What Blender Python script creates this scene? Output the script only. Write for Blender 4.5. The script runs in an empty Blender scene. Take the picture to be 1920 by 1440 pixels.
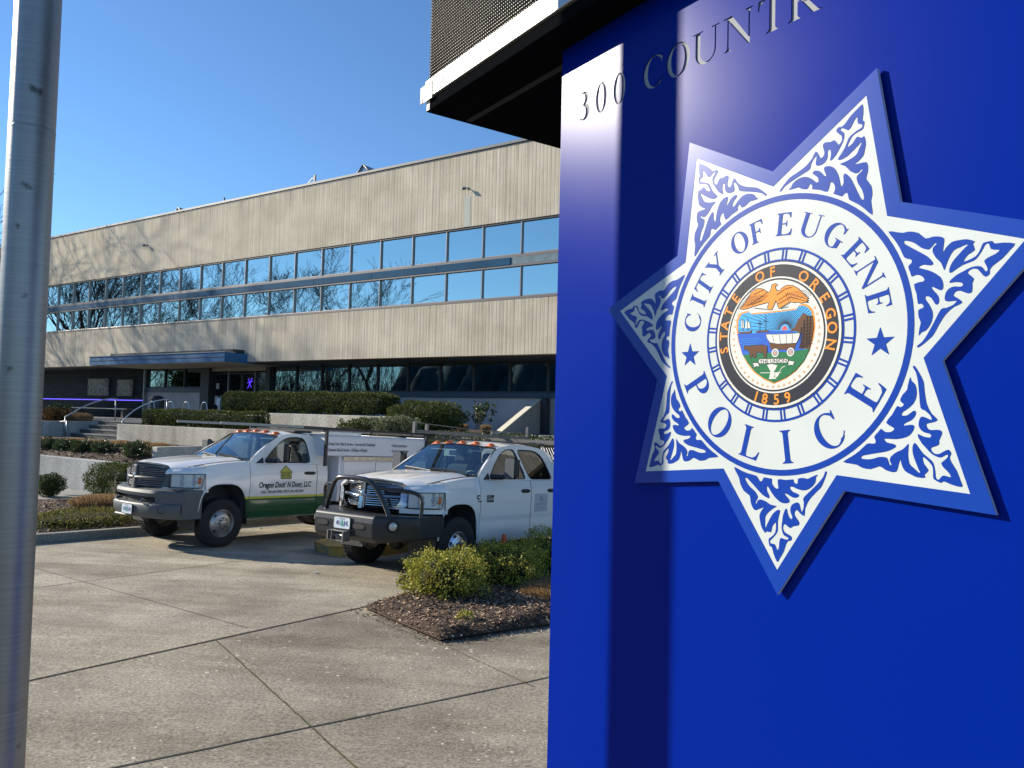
import bpy, bmesh, math, random
import numpy as np
from mathutils import Vector, Matrix
from mathutils.geometry import tessellate_polygon
PI = math.pi
sc = bpy.context.scene
COL = sc.collection
# ------------------------------------------------------------------ camera
CAM_H, FPX = 2.37, 1442.0
PITCH, ROLL = math.radians(2.3), math.radians(1.4)
fw = Vector((0, math.cos(PITCH), math.sin(PITCH)))
_r0 = Vector((1, 0, 0)); _u0 = Vector((0, -math.sin(PITCH), math.cos(PITCH)))
cri = math.cos(ROLL)*_r0 + math.sin(ROLL)*_u0
cup = -math.sin(ROLL)*_r0 + math.cos(ROLL)*_u0
cam = bpy.data.cameras.new("camera"); cam.sensor_width = 36; cam.lens = 36*FPX/1920
cam.clip_start = 0.05; cam.clip_end = 1500
co = bpy.data.objects.new("camera", cam); COL.objects.link(co)
m = Matrix((cri, cup, -fw)).transposed().to_4x4(); m.translation = (0, 0, CAM_H)
co.matrix_world = m
sc.camera = co
# ------------------------------------------------------------------ light
SUN_AZ = Vector((-.955, .297, 0)).normalized(); SUN_EL = math.radians(25)
tosun = Vector((SUN_AZ.x*math.cos(SUN_EL), SUN_AZ.y*math.cos(SUN_EL), math.sin(SUN_EL)))
w = bpy.data.worlds.new("World"); sc.world = w; w.use_nodes = True
nt = w.node_tree; nt.nodes.clear()
sky = nt.nodes.new("ShaderNodeTexSky"); sky.sky_type = 'NISHITA'; sky.sun_disc = False
sky.sun_elevation = SUN_EL; sky.sun_rotation = math.atan2(SUN_AZ.x, SUN_AZ.y)
sky.air_density = 1.0; sky.dust_density = 0.0; sky.ozone_density = 4.0; sky.altitude = 900
bg = nt.nodes.new("ShaderNodeBackground"); bg.inputs[1].default_value = 0.112
out = nt.nodes.new("ShaderNodeOutputWorld")
tn = nt.nodes.new('ShaderNodeMixRGB'); tn.blend_type = 'MULTIPLY'; tn.inputs[0].default_value = 1; tn.inputs[2].default_value = (.74, .90, 1.0, 1)
nt.links.new(sky.outputs[0], tn.inputs[1]); nt.links.new(tn.outputs[0], bg.inputs[0]); nt.links.new(bg.outputs[0], out.inputs[0])
sl = bpy.data.lights.new("sun", 'SUN'); sl.energy = 5.0; sl.angle = math.radians(0.53); sl.color = (1, .91, .76)
so = bpy.data.objects.new("sun", sl); COL.objects.link(so)
so.rotation_euler = tosun.to_track_quat('Z', 'Y').to_euler()
sc.view_settings.view_transform = 'Standard'; sc.view_settings.look = 'None'
sc.view_settings.gamma = 1; sc.view_settings.exposure = 0.7
sc.cycles.max_bounces = 8; sc.cycles.transparent_max_bounces = 12
sc.cycles.use_denoising = True

# ------------------------------------------------------------------ helpers
def tag(o, label=None, cat=None, group=None, kind=None):
    if label: o['label'] = label
    if cat: o['category'] = cat
    if group: o['group'] = group
    if kind: o['kind'] = kind
    return o

def empty(name, loc=(0, 0, 0), rz=0, rot=None):
    o = bpy.data.objects.new(name, None); COL.objects.link(o)
    o.location = loc
    o.rotation_euler = rot if rot is not None else (0, 0, rz)
    o.empty_display_size = .2
    return o

def thing(name, label, cat, loc=(0, 0, 0), rz=0, group=None, rot=None):
    return tag(empty(name, loc, rz, rot), label, cat, group)

def children(o):
    return [c for c in bpy.data.objects if c.parent == o]

def copy_tree(o, parent=None):
    c = o.copy(); COL.objects.link(c); c.parent = parent
    for ch in children(o): copy_tree(ch, c)
    return c

class MB:
    """collects shapes and links them as one mesh object"""
    def __init__(s): s.v = []; s.f = []; s.m = []; s.sm = []
    def add(s, vs, fs, mi=0, smooth=False):
        b = len(s.v); s.v.extend([tuple(x) for x in vs])
        for f in fs: s.f.append([b+i for i in f]); s.m.append(mi); s.sm.append(smooth)
    def box(s, x0, x1, y0, y1, z0, z1, mi=0, M=None, ch=0):
        if ch > 0:
            poly = [(x0+ch, y0), (x1-ch, y0), (x1, y0+ch), (x1, y1-ch), (x1-ch, y1), (x0+ch, y1), (x0, y1-ch), (x0, y0+ch)]
            rings = []
            for z, c in ((z0, ch), (z0+ch, 0), (z1-ch, 0), (z1, ch)):
                rr = []
                cx, cy = (x0+x1)/2, (y0+y1)/2
                for x, y in poly:
                    rr.append((x-math.copysign(c, x-cx)*(1 if abs(abs(x-cx)-(x1-x0)/2) < 1e-6 else .6), y-math.copysign(c, y-cy)*(1 if abs(abs(y-cy)-(y1-y0)/2) < 1e-6 else .6), z))
                rings.append(rr)
            vs = [v for r in rings for v in r]; fs = [list(range(7, -1, -1)), list(range(24, 32))]
            for k in range(3):
                for i in range(8):
                    j = (i+1) % 8; fs.append([k*8+i, k*8+j, k*8+8+j, k*8+8+i])
        else:
            vs = [(x, y, z) for z in (z0, z1) for x, y in ((x0, y0), (x1, y0), (x1, y1), (x0, y1))]
            fs = [[3, 2, 1, 0], [4, 5, 6, 7], [0, 1, 5, 4], [1, 2, 6, 5], [2, 3, 7, 6], [3, 0, 4, 7]]
        if M is not None: vs = [tuple(M @ Vector(v)) for v in vs]
        s.add(vs, fs, mi)
    def prism(s, poly, a, b, fn=None, mi=0, holes=(), smooth=False):
        """poly in (p,q); extruded from a to b; fn(p,q,h)->xyz"""
        fn = fn or (lambda p, q, h: (p, q, h))
        loops = [list(poly)]+[list(h) for h in holes]
        flat = [p for l in loops for p in l]; n = len(flat)
        tris = tessellate_polygon([[Vector((p[0], p[1], 0)) for p in l] for l in loops])
        vs = [fn(p[0], p[1], a) for p in flat]+[fn(p[0], p[1], b) for p in flat]
        fs = [list(t) for t in tris]+[[i+n for i in reversed(t)] for t in tris]
        o = 0
        for l in loops:
            k = len(l)
            for i in range(k):
                j = (i+1) % k; fs.append([o+i, o+j, n+o+j, n+o+i])
            o += k
        s.add(vs, fs, mi, smooth)
    def sheet(s, poly, fn, mi=0, holes=()):
        loops = [list(poly)]+[list(h) for h in holes]
        flat = [p for l in loops for p in l]
        tris = tessellate_polygon([[Vector((p[0], p[1], 0)) for p in l] for l in loops])
        s.add([fn(p[0], p[1]) for p in flat], [list(t) for t in tris], mi)
    def tube(s, pts, r, n=8, mi=0, closed=False, cap=True):
        pts = [Vector(p) for p in pts]; k = len(pts)
        rs = r if isinstance(r, (list, tuple)) else [r]*k
        vs = []; prev = None
        for i, p in enumerate(pts):
            if closed: d = pts[(i+1) % k]-pts[i-1]
            else: d = pts[min(i+1, k-1)]-pts[max(i-1, 0)]
            d.normalize()
            if prev is None:
                a = d.orthogonal().normalized()
            else:
                a = (prev-d*prev.dot(d))
                a = a.normalized() if a.length > 1e-6 else d.orthogonal().normalized()
            prev = a; b = d.cross(a)
            for j in range(n):
                t = 2*PI*j/n; vs.append(tuple(p+(a*math.cos(t)+b*math.sin(t))*rs[i]))
        fs = []
        for i in range(k if closed else k-1):
            i2 = (i+1) % k
            for j in range(n):
                j2 = (j+1) % n; fs.append([i*n+j, i*n+j2, i2*n+j2, i2*n+j])
        s.add(vs, fs, mi, True)
        if cap and not closed:
            s.add(vs[:n], [list(range(n-1, -1, -1))], mi); s.add(vs[-n:], [list(range(n))], mi)
    def lathe(s, prof, M=None, n=32, mi=0, smooth=True):
        """prof: (r, h) around local Y axis, h along y"""
        vs = []
        for r, h in prof:
            for j in range(n):
                t = 2*PI*j/n; vs.append(Vector((r*math.cos(t), h, r*math.sin(t))))
        if M is not None: vs = [M @ v for v in vs]
        fs = []
        for i in range(len(prof)-1):
            for j in range(n):
                j2 = (j+1) % n; fs.append([i*n+j, i*n+j2, i*n+n+j2, i*n+n+j])
        s.add([tuple(v) for v in vs], fs, mi, smooth)
    def grid(s, fn, us, vs_, mi=0, smooth=True, flip=False):
        nu, nv = len(us), len(vs_)
        P = [fn(u, v) for u in us for v in vs_]
        fs = []
        for i in range(nu-1):
            for j in range(nv-1):
                q = [i*nv+j, i*nv+nv+j, i*nv+nv+j+1, i*nv+j+1]
                fs.append(q[::-1] if flip else q)
        s.add(P, fs, mi, smooth)
    def ball(s, c, rx, ry=None, rz=None, n=12, mi=0, half=False):
        ry = ry or rx; rz = rz or rx; vs = []; fs = []
        m_ = n//2
        for i in range(m_+1):
            a = PI/2*i/m_ if half else PI*i/m_
            for j in range(n):
                t = 2*PI*j/n
                vs.append((c[0]+rx*math.sin(a)*math.cos(t), c[1]+ry*math.sin(a)*math.sin(t), c[2]+rz*math.cos(a)))
        for i in range(m_):
            for j in range(n):
                j2 = (j+1) % n; fs.append([i*n+j, i*n+n+j, i*n+n+j2, i*n+j2])
        s.add(vs, fs, mi, True)
    def build(s, name, mats, parent=None, bevel=0, merge=False, sharp=35, recalc=False):
        me = bpy.data.meshes.new(name); me.from_pydata(s.v, [], s.f)
        if not isinstance(mats, (list, tuple)): mats = [mats]
        for m_ in mats: me.materials.append(m_)
        me.polygons.foreach_set('material_index', s.m)
        me.polygons.foreach_set('use_smooth', s.sm)
        if merge or any(s.sm) or recalc:
            bm = bmesh.new(); bm.from_mesh(me)
            bmesh.ops.remove_doubles(bm, verts=bm.verts, dist=1e-5)
            bmesh.ops.dissolve_degenerate(bm, edges=bm.edges, dist=1e-6)
            if recalc: bmesh.ops.recalc_face_normals(bm, faces=bm.faces)
            for e in bm.edges:
                if len(e.link_faces) == 2 and e.calc_face_angle(0) > math.radians(sharp): e.smooth = False
            bm.to_mesh(me); bm.free()
        me.update()
        o = bpy.data.objects.new(name, me); COL.objects.link(o)
        if parent is not None: o.parent = parent
        if bevel:
            b = o.modifiers.new('bevel', 'BEVEL'); b.width = bevel; b.segments = 2; b.limit_method = 'ANGLE'
        return o

def np_mesh(name, V, F, mats, parent=None, mi=None, smooth=False):
    """V (n,3) float array, F (m,4) or (m,3) int array"""
    me = bpy.data.meshes.new(name); k = F.shape[1]
    me.vertices.add(len(V)); me.vertices.foreach_set('co', np.asarray(V, np.float32).ravel())
    me.loops.add(F.size); me.loops.foreach_set('vertex_index', F.astype(np.int32).ravel())
    me.polygons.add(len(F)); me.polygons.foreach_set('loop_start', np.arange(len(F), dtype=np.int32)*k)
    me.polygons.foreach_set('loop_total', np.full(len(F), k, np.int32))
    if not isinstance(mats, (list, tuple)): mats = [mats]
    for m_ in mats: me.materials.append(m_)
    if mi is not None: me.polygons.foreach_set('material_index', np.asarray(mi, np.int32))
    if smooth: me.polygons.foreach_set('use_smooth', np.ones(len(F), bool))
    me.update(calc_edges=True)
    o = bpy.data.objects.new(name, me); COL.objects.link(o)
    if parent is not None: o.parent = parent
    return o

def text_geo(txt, size=1, shear=0, sx=1, align='LEFT', bold=0):
    """flat outline letters from the built-in font: returns verts (x,y), faces"""
    cu = bpy.data.curves.new('txt', 'FONT'); cu.body = txt; cu.size = size; cu.shear = shear
    cu.align_x = align; cu.offset = bold; cu.resolution_u = 3
    ob = bpy.data.objects.new('txt', cu); COL.objects.link(ob)
    bpy.context.view_layer.update()
    me = bpy.data.meshes.new_from_object(ob.evaluated_get(bpy.context.evaluated_depsgraph_get()))
    vs = [(v.co.x*sx, v.co.y) for v in me.vertices]; fs = [list(p.vertices) for p in me.polygons]
    bpy.data.objects.remove(ob); bpy.data.curves.remove(cu); bpy.data.meshes.remove(me)
    return vs, fs

def put_text(mb, txt, fn, size, mi=0, **k):
    vs, fs = text_geo(txt, size, **k)
    mb.add([fn(x, y) for x, y in vs], fs, mi)

def smooth_poly(p, it=1, closed=True):
    for _ in range(it):
        q = []; n = len(p)
        for i in range(n):
            a, b, c, d = p[i-1], p[i], p[(i+1) % n], p[(i+2) % n]
            q.append(b)
            q.append(tuple((-a[k]+9*b[k]+9*c[k]-d[k])/16 for k in (0, 1)))
        p = q
    return p

# ------------------------------------------------------------------ materials
def mat(name, col, rough=.6, metal=0, spec=.5, coat=0, noise=0, nscale=5, nz=None, bump=0, bscale=None, emis=0, trans=0, alpha=None, col2=None, detail=6, coatr=.05, coords='Object', rvar=0):
    m_ = bpy.data.materials.new(name); m_.use_nodes = True
    nt = m_.node_tree; N = nt.nodes; Lk = nt.links.new
    b = N['Principled BSDF']
    b.inputs['Base Color'].default_value = (*col, 1); b.inputs['Roughness'].default_value = rough
    b.inputs['Metallic'].default_value = metal; b.inputs['Specular IOR Level'].default_value = spec
    b.inputs['Coat Weight'].default_value = coat; b.inputs['Coat Roughness'].default_value = coatr
    if trans: b.inputs['Transmission Weight'].default_value = trans
    if emis: b.inputs['Emission Color'].default_value = (*col, 1); b.inputs['Emission Strength'].default_value = emis
    if noise or bump or rvar or col2:
        tc = N.new('ShaderNodeTexCoord'); mp = N.new('ShaderNodeMapping')
        Lk(tc.outputs[coords], mp.inputs[0])
        if nz: mp.inputs['Scale'].default_value = nz
        nn = N.new('ShaderNodeTexNoise'); nn.inputs['Scale'].default_value = nscale; nn.inputs['Detail'].default_value = detail
        nn.inputs['Roughness'].default_value = .6
        Lk(mp.outputs[0], nn.inputs['Vector'])
        if noise or col2:
            cr = N.new('ShaderNodeValToRGB')
            c1 = tuple(c*(1-noise) for c in col); c2 = col2 if col2 else tuple(min(1, c*(1+noise)) for c in col)
            cr.color_ramp.elements[0].color = (*c1, 1); cr.color_ramp.elements[1].color = (*c2, 1)
            cr.color_ramp.elements[0].position = .32; cr.color_ramp.elements[1].position = .68
            Lk(nn.outputs['Fac'], cr.inputs[0]); Lk(cr.outputs[0], b.inputs['Base Color'])
        if rvar:
            mr = N.new('ShaderNodeMapRange'); mr.inputs[3].default_value = rough-rvar; mr.inputs[4].default_value = rough+rvar
            Lk(nn.outputs['Fac'], mr.inputs[0]); Lk(mr.outputs[0], b.inputs['Roughness'])
        if bump:
            n2 = N.new('ShaderNodeTexNoise'); n2.inputs['Scale'].default_value = bscale or nscale*4; n2.inputs['Detail'].default_value = 8
            Lk(mp.outputs[0], n2.inputs['Vector'])
            bp = N.new('ShaderNodeBump'); bp.inputs['Strength'].default_value = bump; bp.inputs['Distance'].default_value = .02
            Lk(n2.outputs['Fac'], bp.inputs['Height']); Lk(bp.outputs[0], b.inputs['Normal'])
    return m_

def glass_mat(name, tint=(.5, .55, .55), rough=.02, gcol=(1, 1, 1), minr=.03, maxr=.9, ior=1.5, bump=0, bscale=1):
    m_ = bpy.data.materials.new(name); m_.use_nodes = True
    nt = m_.node_tree; N = nt.nodes; Lk = nt.links.new; N.clear()
    o = N.new('ShaderNodeOutputMaterial'); mx = N.new('ShaderNodeMixShader')
    t = N.new('ShaderNodeBsdfTransparent'); t.inputs[0].default_value = (*tint, 1)
    g = N.new('ShaderNodeBsdfGlossy'); g.inputs['Roughness'].default_value = rough; g.inputs[0].default_value = (*gcol, 1)
    lw = N.new('ShaderNodeLayerWeight'); lw.inputs[0].default_value = .5; fr = N.new('ShaderNodeMath'); fr.operation = 'POWER'; fr.inputs[1].default_value = 3.0; Lk(lw.outputs['Facing'], fr.inputs[0])
    mr = N.new('ShaderNodeMapRange'); mr.inputs[3].default_value = minr; mr.inputs[4].default_value = maxr
    Lk(fr.outputs[0], mr.inputs[0]); Lk(mr.outputs[0], mx.inputs[0])
    Lk(t.outputs[0], mx.inputs[1]); Lk(g.outputs[0], mx.inputs[2]); Lk(mx.outputs[0], o.inputs[0])
    if bump:
        tc = N.new('ShaderNodeTexCoord'); n2 = N.new('ShaderNodeTexNoise'); n2.inputs['Scale'].default_value = bscale; n2.inputs['Detail'].default_value = 1
        Lk(tc.outputs['Object'], n2.inputs['Vector'])
        bp = N.new('ShaderNodeBump'); bp.inputs['Strength'].default_value = bump; bp.inputs['Distance'].default_value = .1
        Lk(n2.outputs['Fac'], bp.inputs['Height']); Lk(bp.outputs[0], g.inputs['Normal'])
    return m_

# ------------------------------------------------------------------ building frame: t along the facade, w into the building
BX = Vector((.8372, -.5469, 0)); BY = Vector((.5469, .8372, 0)); BO = Vector((-11.92, 32.512, 0))
BROT = math.atan2(-.5469, .8372)
def W(t, w_, z=0): return BO+BX*t+BY*w_+Vector((0, 0, z))
def ground_z(x, y):
    g = -.04*((x+3.6)*.57+(y-12.7)*.82)
    return max(-1.1, min(.75, g))
def G(t, w_, dz=0):
    p = W(t, w_); p.z = ground_z(p.x, p.y)+dz; return p
# ================================================================== ground and paving
def concrete(name, c1, c2, specks=0, bump=.25, streak=False, s=1.0):
    m_ = bpy.data.materials.new(name); m_.use_nodes = True
    N = m_.node_tree.nodes; Lk = m_.node_tree.links.new; b = N['Principled BSDF']
    tc = N.new('ShaderNodeTexCoord'); mp = N.new('ShaderNodeMapping'); Lk(tc.outputs['Object'], mp.inputs[0])
    n1 = N.new('ShaderNodeTexNoise'); n1.inputs['Scale'].default_value = .55*s; n1.inputs['Detail'].default_value = 9; n1.inputs['Roughness'].default_value = .65
    n2 = N.new('ShaderNodeTexNoise'); n2.inputs['Scale'].default_value = 45*s; n2.inputs['Detail'].default_value = 5; n2.inputs['Roughness'].default_value = .75
    Lk(mp.outputs[0], n1.inputs[0]); Lk(mp.outputs[0], n2.inputs[0])
    if streak: mp.inputs['Scale'].default_value = (1.6, 1.6, .25)
    cr = N.new('ShaderNodeValToRGB'); cr.color_ramp.elements[0].color = (*c1, 1); cr.color_ramp.elements[1].color = (*c2, 1)
    cr.color_ramp.elements[0].position = .33; cr.color_ramp.elements[1].position = .66
    Lk(n1.outputs['Fac'], cr.inputs[0])
    mx = N.new('ShaderNodeMixRGB'); mx.blend_type = 'OVERLAY'; mx.inputs[0].default_value = .75
    st2 = N.new('ShaderNodeMapRange'); st2.inputs[1].default_value = .34; st2.inputs[2].default_value = .66; st2.inputs[3].default_value = .12; st2.inputs[4].default_value = .88; Lk(n2.outputs['Fac'], st2.inputs[0])
    Lk(cr.outputs[0], mx.inputs[1]); Lk(st2.outputs[0], mx.inputs[2])
    last = mx.outputs[0]
    if specks:
        ms = N.new('ShaderNodeMapping'); ms.inputs['Rotation'].default_value = (0, 0, .95); ms.inputs['Scale'].default_value = (.28, 1.5, 1); Lk(tc.outputs['Object'], ms.inputs[0])
        n7 = N.new('ShaderNodeTexNoise'); n7.inputs['Scale'].default_value = 1.1; n7.inputs['Detail'].default_value = 8; n7.inputs['Roughness'].default_value = .7; Lk(ms.outputs[0], n7.inputs[0])
        c7 = N.new('ShaderNodeValToRGB'); c7.color_ramp.elements[0].position = .36; c7.color_ramp.elements[1].position = .56; c7.color_ramp.elements[0].color = (.66, .64, .60, 1); c7.color_ramp.elements[1].color = (1, 1, 1, 1); Lk(n7.outputs['Fac'], c7.inputs[0])
        m7 = N.new('ShaderNodeMixRGB'); m7.blend_type = 'MULTIPLY'; m7.inputs[0].default_value = .9; Lk(last, m7.inputs[1]); Lk(c7.outputs[0], m7.inputs[2]); last = m7.outputs[0]
        v = N.new('ShaderNodeTexVoronoi'); v.inputs['Scale'].default_value = 13; Lk(tc.outputs['Object'], v.inputs['Vector'])
        n4 = N.new('ShaderNodeTexNoise'); n4.inputs['Scale'].default_value = .9; Lk(tc.outputs['Object'], n4.inputs[0])
        sz = N.new('ShaderNodeMapRange'); sz.inputs[1].default_value = .38; sz.inputs[2].default_value = .75; sz.inputs[3].default_value = 0.0; sz.inputs[4].default_value = specks
        Lk(n4.outputs['Fac'], sz.inputs[0])
        n5 = N.new('ShaderNodeTexNoise'); n5.inputs['Scale'].default_value = 60; Lk(tc.outputs['Object'], n5.inputs[0])
        ad = N.new('ShaderNodeMath'); ad.operation = 'MULTIPLY_ADD'; Lk(n5.outputs['Fac'], ad.inputs[0]); ad.inputs[1].default_value = .30; Lk(v.outputs['Distance'], ad.inputs[2])
        sub = N.new('ShaderNodeMath'); sub.operation = 'LESS_THAN'; Lk(ad.outputs[0], sub.inputs[0])
        rnd = N.new('ShaderNodeMath'); rnd.operation = 'MULTIPLY'; Lk(v.outputs['Color'], rnd.inputs[0]); Lk(sz.outputs[0], rnd.inputs[1])
        ad2 = N.new('ShaderNodeMath'); ad2.operation = 'ADD'; Lk(rnd.outputs[0], ad2.inputs[0]); ad2.inputs[1].default_value = .17
        Lk(ad2.outputs[0], sub.inputs[1])
        m2 = N.new('ShaderNodeMixRGB'); m2.inputs[2].default_value = (.66, .60, .48, 1); Lk(last, m2.inputs[1])
        ml = N.new('ShaderNodeMath'); ml.operation = 'MULTIPLY'; ml.inputs[1].default_value = .9; Lk(sub.outputs[0], ml.inputs[0]); Lk(ml.outputs[0], m2.inputs[0]); last = m2.outputs[0]
    Lk(last, b.inputs['Base Color']); b.inputs['Roughness'].default_value = .9; b.inputs['Specular IOR Level'].default_value = .25
    bp = N.new('ShaderNodeBump'); bp.inputs['Strength'].default_value = bump; bp.inputs['Distance'].default_value = .01
    Lk(n2.outputs['Fac'], bp.inputs['Height']); Lk(bp.outputs[0], b.inputs['Normal'])
    return m_
M_drive = concrete('driveway_concrete', (.215,.19,.145),(.48,.43,.335), specks=.20)
M_walk = concrete('sidewalk_concrete', (.165,.143,.108),(.385,.34,.262), specks=.36)
M_far = concrete('far_ground', (.12, .12, .08), (.2, .19, .14))
M_curb = concrete('curb_concrete', (.22, .21, .175), (.36, .34, .29))
M_wallc = concrete('wall_concrete', (.27, .25, .20), (.60, .57, .49), streak=True)
M_wallg = concrete('grey_wall_concrete', (.24, .25, .25), (.44, .45, .44), streak=True)
M_pave = concrete('terrace_paving', (.20, .20, .18), (.34, .33, .30))
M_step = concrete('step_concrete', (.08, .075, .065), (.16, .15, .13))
M_joint = mat('joint', (.055, .048, .036), .95, noise=.6, nscale=20)
M_black = mat('black', (.012, .012, .013), .6)
M_mulch = mat('mulch', (.07, .042, .026), .95, noise=.7, nscale=30, bump=1, bscale=60)
M_moss = mat('joint_moss', (.07, .07, .025), .95, noise=.6, nscale=12)

def sheet_obj(name, poly, dz, m_, label=None, step=1.0, kind='structure'):
    """polygon in building coordinates laid over the sloping ground as one sheet"""
    bm = bmesh.new()
    vs = [bm.verts.new((*W(t, w_).xy, 0)) for t, w_ in poly]
    bm.faces.new(vs)
    if step:
        xs = [v.co.x for v in vs]; ys = [v.co.y for v in vs]
        if max(xs)-min(xs) < 60:
            pass
    bmesh.ops.triangulate(bm, faces=bm.faces)
    for v in bm.verts: v.co.z = ground_z(v.co.x, v.co.y)+dz
    me = bpy.data.meshes.new(name); bm.to_mesh(me); bm.free(); me.materials.append(m_)
    for p in me.polygons: 
        if p.normal.z < 0: p.flip()
    o = bpy.data.objects.new(name, me); COL.objects.link(o)
    tag(o, label, None, None, kind)
    return o
# main ground: one sheet to the horizon
xs = np.unique(np.concatenate([np.linspace(-600, -60, 10), np.linspace(-60, 60, 49), np.linspace(60, 600, 10)]))
V = []; F = []
n = len(xs)
for x in xs:
    for y in xs:
        p = W(0, 0)+Vector((x, y, 0)); V.append((p.x, p.y, ground_z(p.x, p.y)-.03))
for i in range(n-1):
    for j in range(n-1): F.append([i*n+j, i*n+n+j, i*n+n+j+1, i*n+j+1])
tag(np_mesh('ground', np.array(V), np.array(F), M_far), kind='structure')
# the slope changes only beyond these sheets
JT = 21.36
sheet_obj('driveway', [(13.0, -21.5), (JT, -21.5), (JT, -3.4), (13.0, -3.4)], 0, M_drive)
M_lip = concrete('gutter_concrete', (.22,.195,.148),(.47,.42,.325), specks=.14)
sheet_obj('gutter_lip', [(JT-.11, -21.5), (JT, -21.5), (JT, -5), (JT-.11, -5)], .006, M_lip)
sheet_obj('sidewalk', [(JT+.018, -21.5), (34, -21.5), (34, -5), (JT+.018, -5)], 0, M_walk)
# joints: dark wavy strips lying on the slabs
def joint(a, b, wd, m_=M_joint, dz=.004, seed=1, name='pavement_joint'):
    rnd = random.Random(seed); n = 60; L = []; R_ = []
    a = Vector(a); b = Vector(b); d = (b-a).normalized(); nn = Vector((-d.y, d.x))
    V = []; F = []
    for i in range(n+1):
        p = a.lerp(b, i/n); o1 = rnd.uniform(.6, 1.2)*wd/2; o2 = rnd.uniform(.6, 1.2)*wd/2; sh = rnd.uniform(-1, 1)*wd*.15
        for s_ in (o1+sh, -o2+sh):
            q = p+nn*s_; g = G(q.x, q.y, dz); V.append(tuple(g))
        if i: F.append([2*i-2, 2*i-1, 2*i+1, 2*i])
    o = np_mesh(name, np.array(V), np.array(F), m_)
    tag(o, kind='structure')
joint((JT+.012, -21.5), (JT+.012, -13.9), .022, seed=1)
joint((22.2, -21.5), (25.9, -10.2), .02, seed=2)
joint((JT+.02, -15.99), (25.5, -17.63), .016, M_moss, seed=3)
joint((22.99, -14.60), (24.42, -15.14), .010, M_moss, seed=4)
joint((18.05, -21.5), (17.85, -12.2), .014, seed=5)
joint((13.0, -15.3), (JT-.13, -15.5), .008, seed=6)

# left curb and planting bed
def strip_box(name, pts, z0, z1, wd, m_, label=None, cat=None, kind='structure', bevel=.015):
    """kerb / low wall following points in building coords, width to the left side, ground based"""
    mb = MB(); n = len(pts); V = []
    for i, (t, w_) in enumerate(pts):
        d = Vector(pts[min(i+1, n-1)])-Vector(pts[max(i-1, 0)]); d.normalize(); nn = Vector((-d.y, d.x))
        a = Vector((t, w_)); b = a+nn*wd
        for q, z in ((a, z0), (a, z1), (b, z1), (b, z0)): V.append(tuple(G(q.x, q.y, z)))
    F = []
    for i in range(n-1):
        for k in range(4):
            k2 = (k+1) % 4; F.append([i*4+k, i*4+k2, i*4+4+k2, i*4+4+k])
    F.append([3, 2, 1, 0]); F.append([n*4-4, n*4-3, n*4-2, n*4-1])
    mb.add(V, F); o = mb.build(name, m_, bevel=bevel); tag(o, label, cat, None, kind); return o
strip_box('curb', [(14.45, -21), (14.45, -12), (14.35, -6)], -.05, .14, .16, M_curb)
def bed(name, poly, dz, bump=.05, seed=0, z=None, m_=M_mulch, sub=5):
    bm = bmesh.new(); vs = [bm.verts.new((*W(t, w_).xy, 0)) for t, w_ in poly]; bm.faces.new(vs)
    bmesh.ops.triangulate(bm, faces=bm.faces)
    bmesh.ops.subdivide_edges(bm, edges=bm.edges, cuts=sub, use_grid_fill=True)
    bmesh.ops.triangulate(bm, faces=bm.faces)
    rnd = random.Random(seed)
    from mathutils import noise as mn
    for v in bm.verts:
        bd = v.is_boundary
        h = 0 if bd else (mn.noise(Vector((v.co.x*.9, v.co.y*.9, seed)))*.5+.6)*bump+mn.noise(Vector((v.co.x*5, v.co.y*5, seed)))*bump*.15
        base = z(v.co) if z else ground_z(v.co.x, v.co.y)
        v.co.z = base+dz+h
    me = bpy.data.meshes.new(name); bm.to_mesh(me); bm.free(); me.materials.append(m_)
    for p in me.polygons:
        p.use_smooth = True
    o = bpy.data.objects.new(name, me); COL.objects.link(o); tag(o, kind='structure'); return o
bed('planting_bed', [(14.29, -21), (14.29, -9.8), (8.2, -9.8), (8.2, -21)], .09, .08, 1)
sheet_obj('path', [(-12, -8.9), (9.0, -8.9), (8.2, -21), (-12, -21)], .01, M_pave)
sheet_obj('path_edge', [(7.7, -10.35), (8.6, -9.5), (8.6, -9.2), (7.3, -10.35)], .1, M_curb)
# right-hand bed beside the drive
BEDP = [(JT+.05, -14.06), (22.99, -14.60), (23.35, -13.5), (26.2, -6.2), (JT+.05, -6.2)]
bed('flower_bed', BEDP, .03, .13, 3, sub=14)

# bark chips scattered over the two front beds
def chips(name, poly, n, size, dz, seed, cols, label):
    rng = np.random.default_rng(seed)
    P = np.array(poly); lo = P.min(0); hi = P.max(0)
    pts = rng.uniform(lo, hi, (n*2, 2))
    ins = np.zeros(len(pts), bool); j = len(P)-1
    for i in range(len(P)):
        c = ((P[i, 1] > pts[:, 1]) != (P[j, 1] > pts[:, 1])) & (pts[:, 0] < (P[j, 0]-P[i, 0])*(pts[:, 1]-P[i, 1])/(P[j, 1]-P[i, 1]+1e-9)+P[i, 0])
        ins ^= c; j = i
    pts = pts[ins][:n]; n = len(pts)
    from mathutils import noise as mn
    V = np.zeros((n, 4, 3)); mi = rng.integers(0, len(cols), n)
    a = rng.uniform(0, 2*PI, n); l = rng.uniform(.4, 1.3, n)*size; wd = l*rng.uniform(.2, .45, n)
    tl = rng.uniform(-.5, .5, (n, 2))
    for k, (sx, sy) in enumerate(((-1, -1), (1, -1), (1, 1), (-1, 1))):
        V[:, k, 0] = np.cos(a)*l*sx-np.sin(a)*wd*sy; V[:, k, 1] = np.sin(a)*l*sx+np.cos(a)*wd*sy
        V[:, k, 2] = tl[:, 0]*l*sx+tl[:, 1]*wd*sy
    return pts, V, mi, rng
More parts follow.
